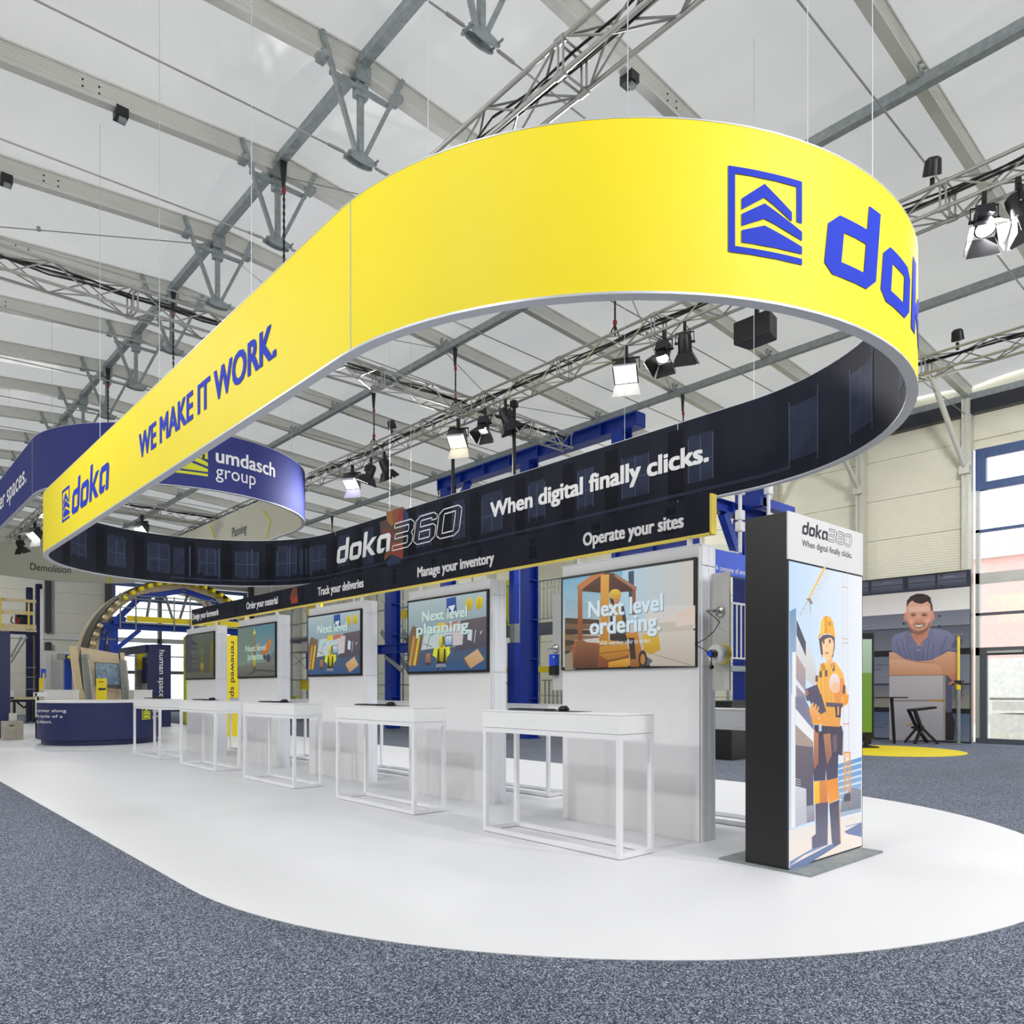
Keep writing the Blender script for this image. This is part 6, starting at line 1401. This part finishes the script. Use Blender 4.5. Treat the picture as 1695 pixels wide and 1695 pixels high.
# tunnel formwork arch
AR = 26.0; ar = thing('tunnel_formwork', (8.2, AR, 0), 'blue and plywood tunnel formwork arch in front of the bright windows', 'formwork')
pts = [Vector((5.61, 2.0)), Vector((8.3, 4.70)), Vector((10.9, 3.2))]
def circ(p1, p2, p3):
    ax, ay, bx, by, cx, cy = *p1, *p2, *p3; d = 2 * (ax * (by - cy) + bx * (cy - ay) + cx * (ay - by))
    ux = ((ax * ax + ay * ay) * (by - cy) + (bx * bx + by * by) * (cy - ay) + (cx * cx + cy * cy) * (ay - by)) / d; uy = ((ax * ax + ay * ay) * (cx - bx) + (bx * bx + by * by) * (ax - cx) + (cx * cx + cy * cy) * (bx - ax)) / d
    return Vector((ux, uy)), math.hypot(ax - ux, ay - uy)
c_, r_ = circ((5.62, 2.7), (7.79, 4.66), (10.66, 3.72)); c_, r_ = Vector((8.42, 1.95)), 2.80
def arc_pt(r, t, a): return (c_.x + r * math.cos(t), a, c_.y + r * math.sin(t))
def arc_band(ra, rb, a0, a1, t0=-.35, t1=PI + .35, n=48):
    vs = []; 
    for i in range(n + 1):
        t = t0 + (t1 - t0) * i / n; vs += [arc_pt(ra, t, a0), arc_pt(rb, t, a0), arc_pt(rb, t, a1), arc_pt(ra, t, a1)]
    fs = [(4 * i + q, 4 * i + (q + 1) % 4, 4 * (i + 1) + (q + 1) % 4, 4 * (i + 1) + q) for i in range(n) for q in range(4)] + [(0, 1, 2, 3), tuple(4 * n + q for q in (3, 2, 1, 0))]
    return MB().add(vs, fs)
arc_band(r_ - .03, r_, AR - .3, AR + .6).build('outer_shell', 'shell_dark', ar, smooth=True); arc_band(r_ - .30, r_ - .03, AR, AR + .04).build('plywood_rib', 'plywood', ar); arc_band(r_ - .30, r_ - .03, AR + 1.2, AR + 1.24).build('plywood_rib', 'plywood', ar)
for i in range(34):
    t = -.2 + (PI + .4) * i / 33; a, b = Vector(arc_pt(r_ - .05, t, 0)), Vector(arc_pt(r_ - .17, t, 0))
    MB().beam((a.x, AR - .25, a.z), (b.x, AR - .25, b.z), .09, .5, up=(0, 1, 0)).build('beam_end', 'yellow' if .5 < t < 2.3 else 'timber', ar)
vt = [arc_pt(r_ - .34, t, AR - .1) for t in [PI + .2, PI - .42, PI - 1.06, PI - 1.62, 1.12, .55, -.1]]
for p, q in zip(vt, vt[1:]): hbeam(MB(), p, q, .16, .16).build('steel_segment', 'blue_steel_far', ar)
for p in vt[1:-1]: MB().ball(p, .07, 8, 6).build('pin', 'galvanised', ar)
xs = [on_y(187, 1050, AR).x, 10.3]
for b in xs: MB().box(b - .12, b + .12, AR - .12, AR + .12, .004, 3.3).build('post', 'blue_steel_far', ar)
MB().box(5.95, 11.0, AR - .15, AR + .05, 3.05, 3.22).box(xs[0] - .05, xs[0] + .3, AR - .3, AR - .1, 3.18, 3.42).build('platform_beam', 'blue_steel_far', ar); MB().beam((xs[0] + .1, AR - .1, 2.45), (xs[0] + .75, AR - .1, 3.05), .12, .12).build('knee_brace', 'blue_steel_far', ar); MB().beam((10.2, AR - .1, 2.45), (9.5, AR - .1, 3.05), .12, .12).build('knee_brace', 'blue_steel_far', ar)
MB().box(6.75, 10.3, AR - .4, AR - .36, 3.28, 3.46).build('toe_board', 'yellow', ar); MB().box(6.6, 10.4, AR - .4, AR + 1.0, 3.22, 3.27).build('deck', 'galvanised', ar)
for b in (6.55, 7.0, 8.15, 8.65, 9.6): MB().tube((b, AR - .42, 3.0), (b, AR - .42, 4.15), .022, 6).build('rail_post', 'galvanised', ar)
for z in (3.7, 4.0, 4.1): MB().tube((6.5, AR - .42, z), (10.2, AR - .42, z), .018, 6).build('rail', 'galvanised', ar)
for b0_, b1_ in ((7.6, 7.45), (8.0, 8.3), (8.75, 8.45), (9.3, 9.6)): MB().tube((b0_, AR + .1, 4.35), (b1_, AR + .1, 3.35), .045, 8).build('strut_tube', 'galvanised', ar)
MB().tube((5.95, AR - .1, 2.72), (6.5, AR - .1, 2.72), .03, 6).build('spindle', 'galvanised', ar)

# timber platform at the far left
A_ = 32.0; pf = thing('timber_platform', (1.8, A_, 0), 'timber work platform with blue steel uprights at far left', 'scaffold')
def Q(m_, nm_, x0, y0, x1, y1, dep, a=A_): return slab(MB(), a, x0, y0, x1, y1, dep).build(nm_, m_, pf)
Q('timber', 'guard_plank', -40, 990, 60, 995, .05); Q('timber', 'guard_plank', -40, 1010, 58, 1016, .05); Q('timber', 'toe_plank', -40, 1032, 60, 1040, .05); slab(MB(), A_, -40, 1041, 61, 1044, 1.0).build('deck_plank', 'plywood', pf)
Q('navy_panel', 'beam', 17, 1045, 62, 1050, .2, A_ + .2)
for x0, x1, y0 in ((46, 51, 974), (61, 67, 967)): p = on_y((x0 + x1) / 2, 1100, A_ + .3); hbeam(MB(), (p.x, A_ + .3, .01), (p.x, A_ + .3, on_y(60, y0, A_ + .3).z), .16, .2).build('upright', 'navy_panel', pf)
Q('timber', 'middle_board', 52, 1050, 59, 1150, .05, A_ + .4); Q('white_edge', 'perforated_strip', 66.5, 975, 71, 1085, .05); Q('timber', 'yellow_strip', 66.5, 1087, 70, 1150, .05)
for y in (1105, 1121, 1141): p, q = on_y(43, y, A_), on_y(60, y, A_); MB().tube(p, q, .02, 6).build('rung', 'galvanised', pf)
for dx in (0, 9): MB().tube(on_y(18, 1088 + dx, A_), on_y(36 + dx, 1054, A_), .03, 6).build('brace', 'galvanised', pf)
MB().tube(on_y(47.5, 1040, A_ - .1), on_y(47.5, 998, A_ - .1), .03, 6).build('rail_post', 'sign_yellow', pf); MB().tube(on_y(1, 1040, A_ - .1), on_y(1, 988, A_ - .1), .03, 6).build('rail_post', 'sign_yellow', pf)
mt_ = thing('pump_unit', (1.6, A_ + .5, 3.6), 'small dark machine standing on the timber platform deck', 'machine'); slab(MB(), A_ + .4, 28, 1013, 46, 1034, .5).build('motor_housing', 'black_satin', mt_, bevel=.05); MB().path([on_y(20, 1020, A_ + .4), on_y(18, 1029, A_ + .4), on_y(24, 1034, A_ + .4), on_y(30, 1031, A_ + .4)], .02, 6).build('hose', 'black_satin', mt_); slab(MB(), A_ + .35, 26, 1023, 33, 1032, .2).build('gearbox', 'chain_red', mt_)
bn = thing('timber_bench', (2.0, 31, 0), 'brown timber bench on a dark frame behind the navy pillar', 'bench'); slab(MB(), 31.0, 17, 1154, 60, 1158, .7).build('seat_plank', 'timber', bn); slab(MB(), 31.1, 18, 1158, 58, 1162, .1).build('rail', 'navy_panel', bn)
for x in (22, 44, 54): slab(MB(), 31.1, x, 1162, x + 4, 1187, .1).build('leg', 'dark_grey', bn)
MB().path([on_y(28, 1162, 31.1), on_y(40, 1172, 31.1), on_y(46, 1165, 31.1)], .03, 6).build('cable', 'black_satin', bn)
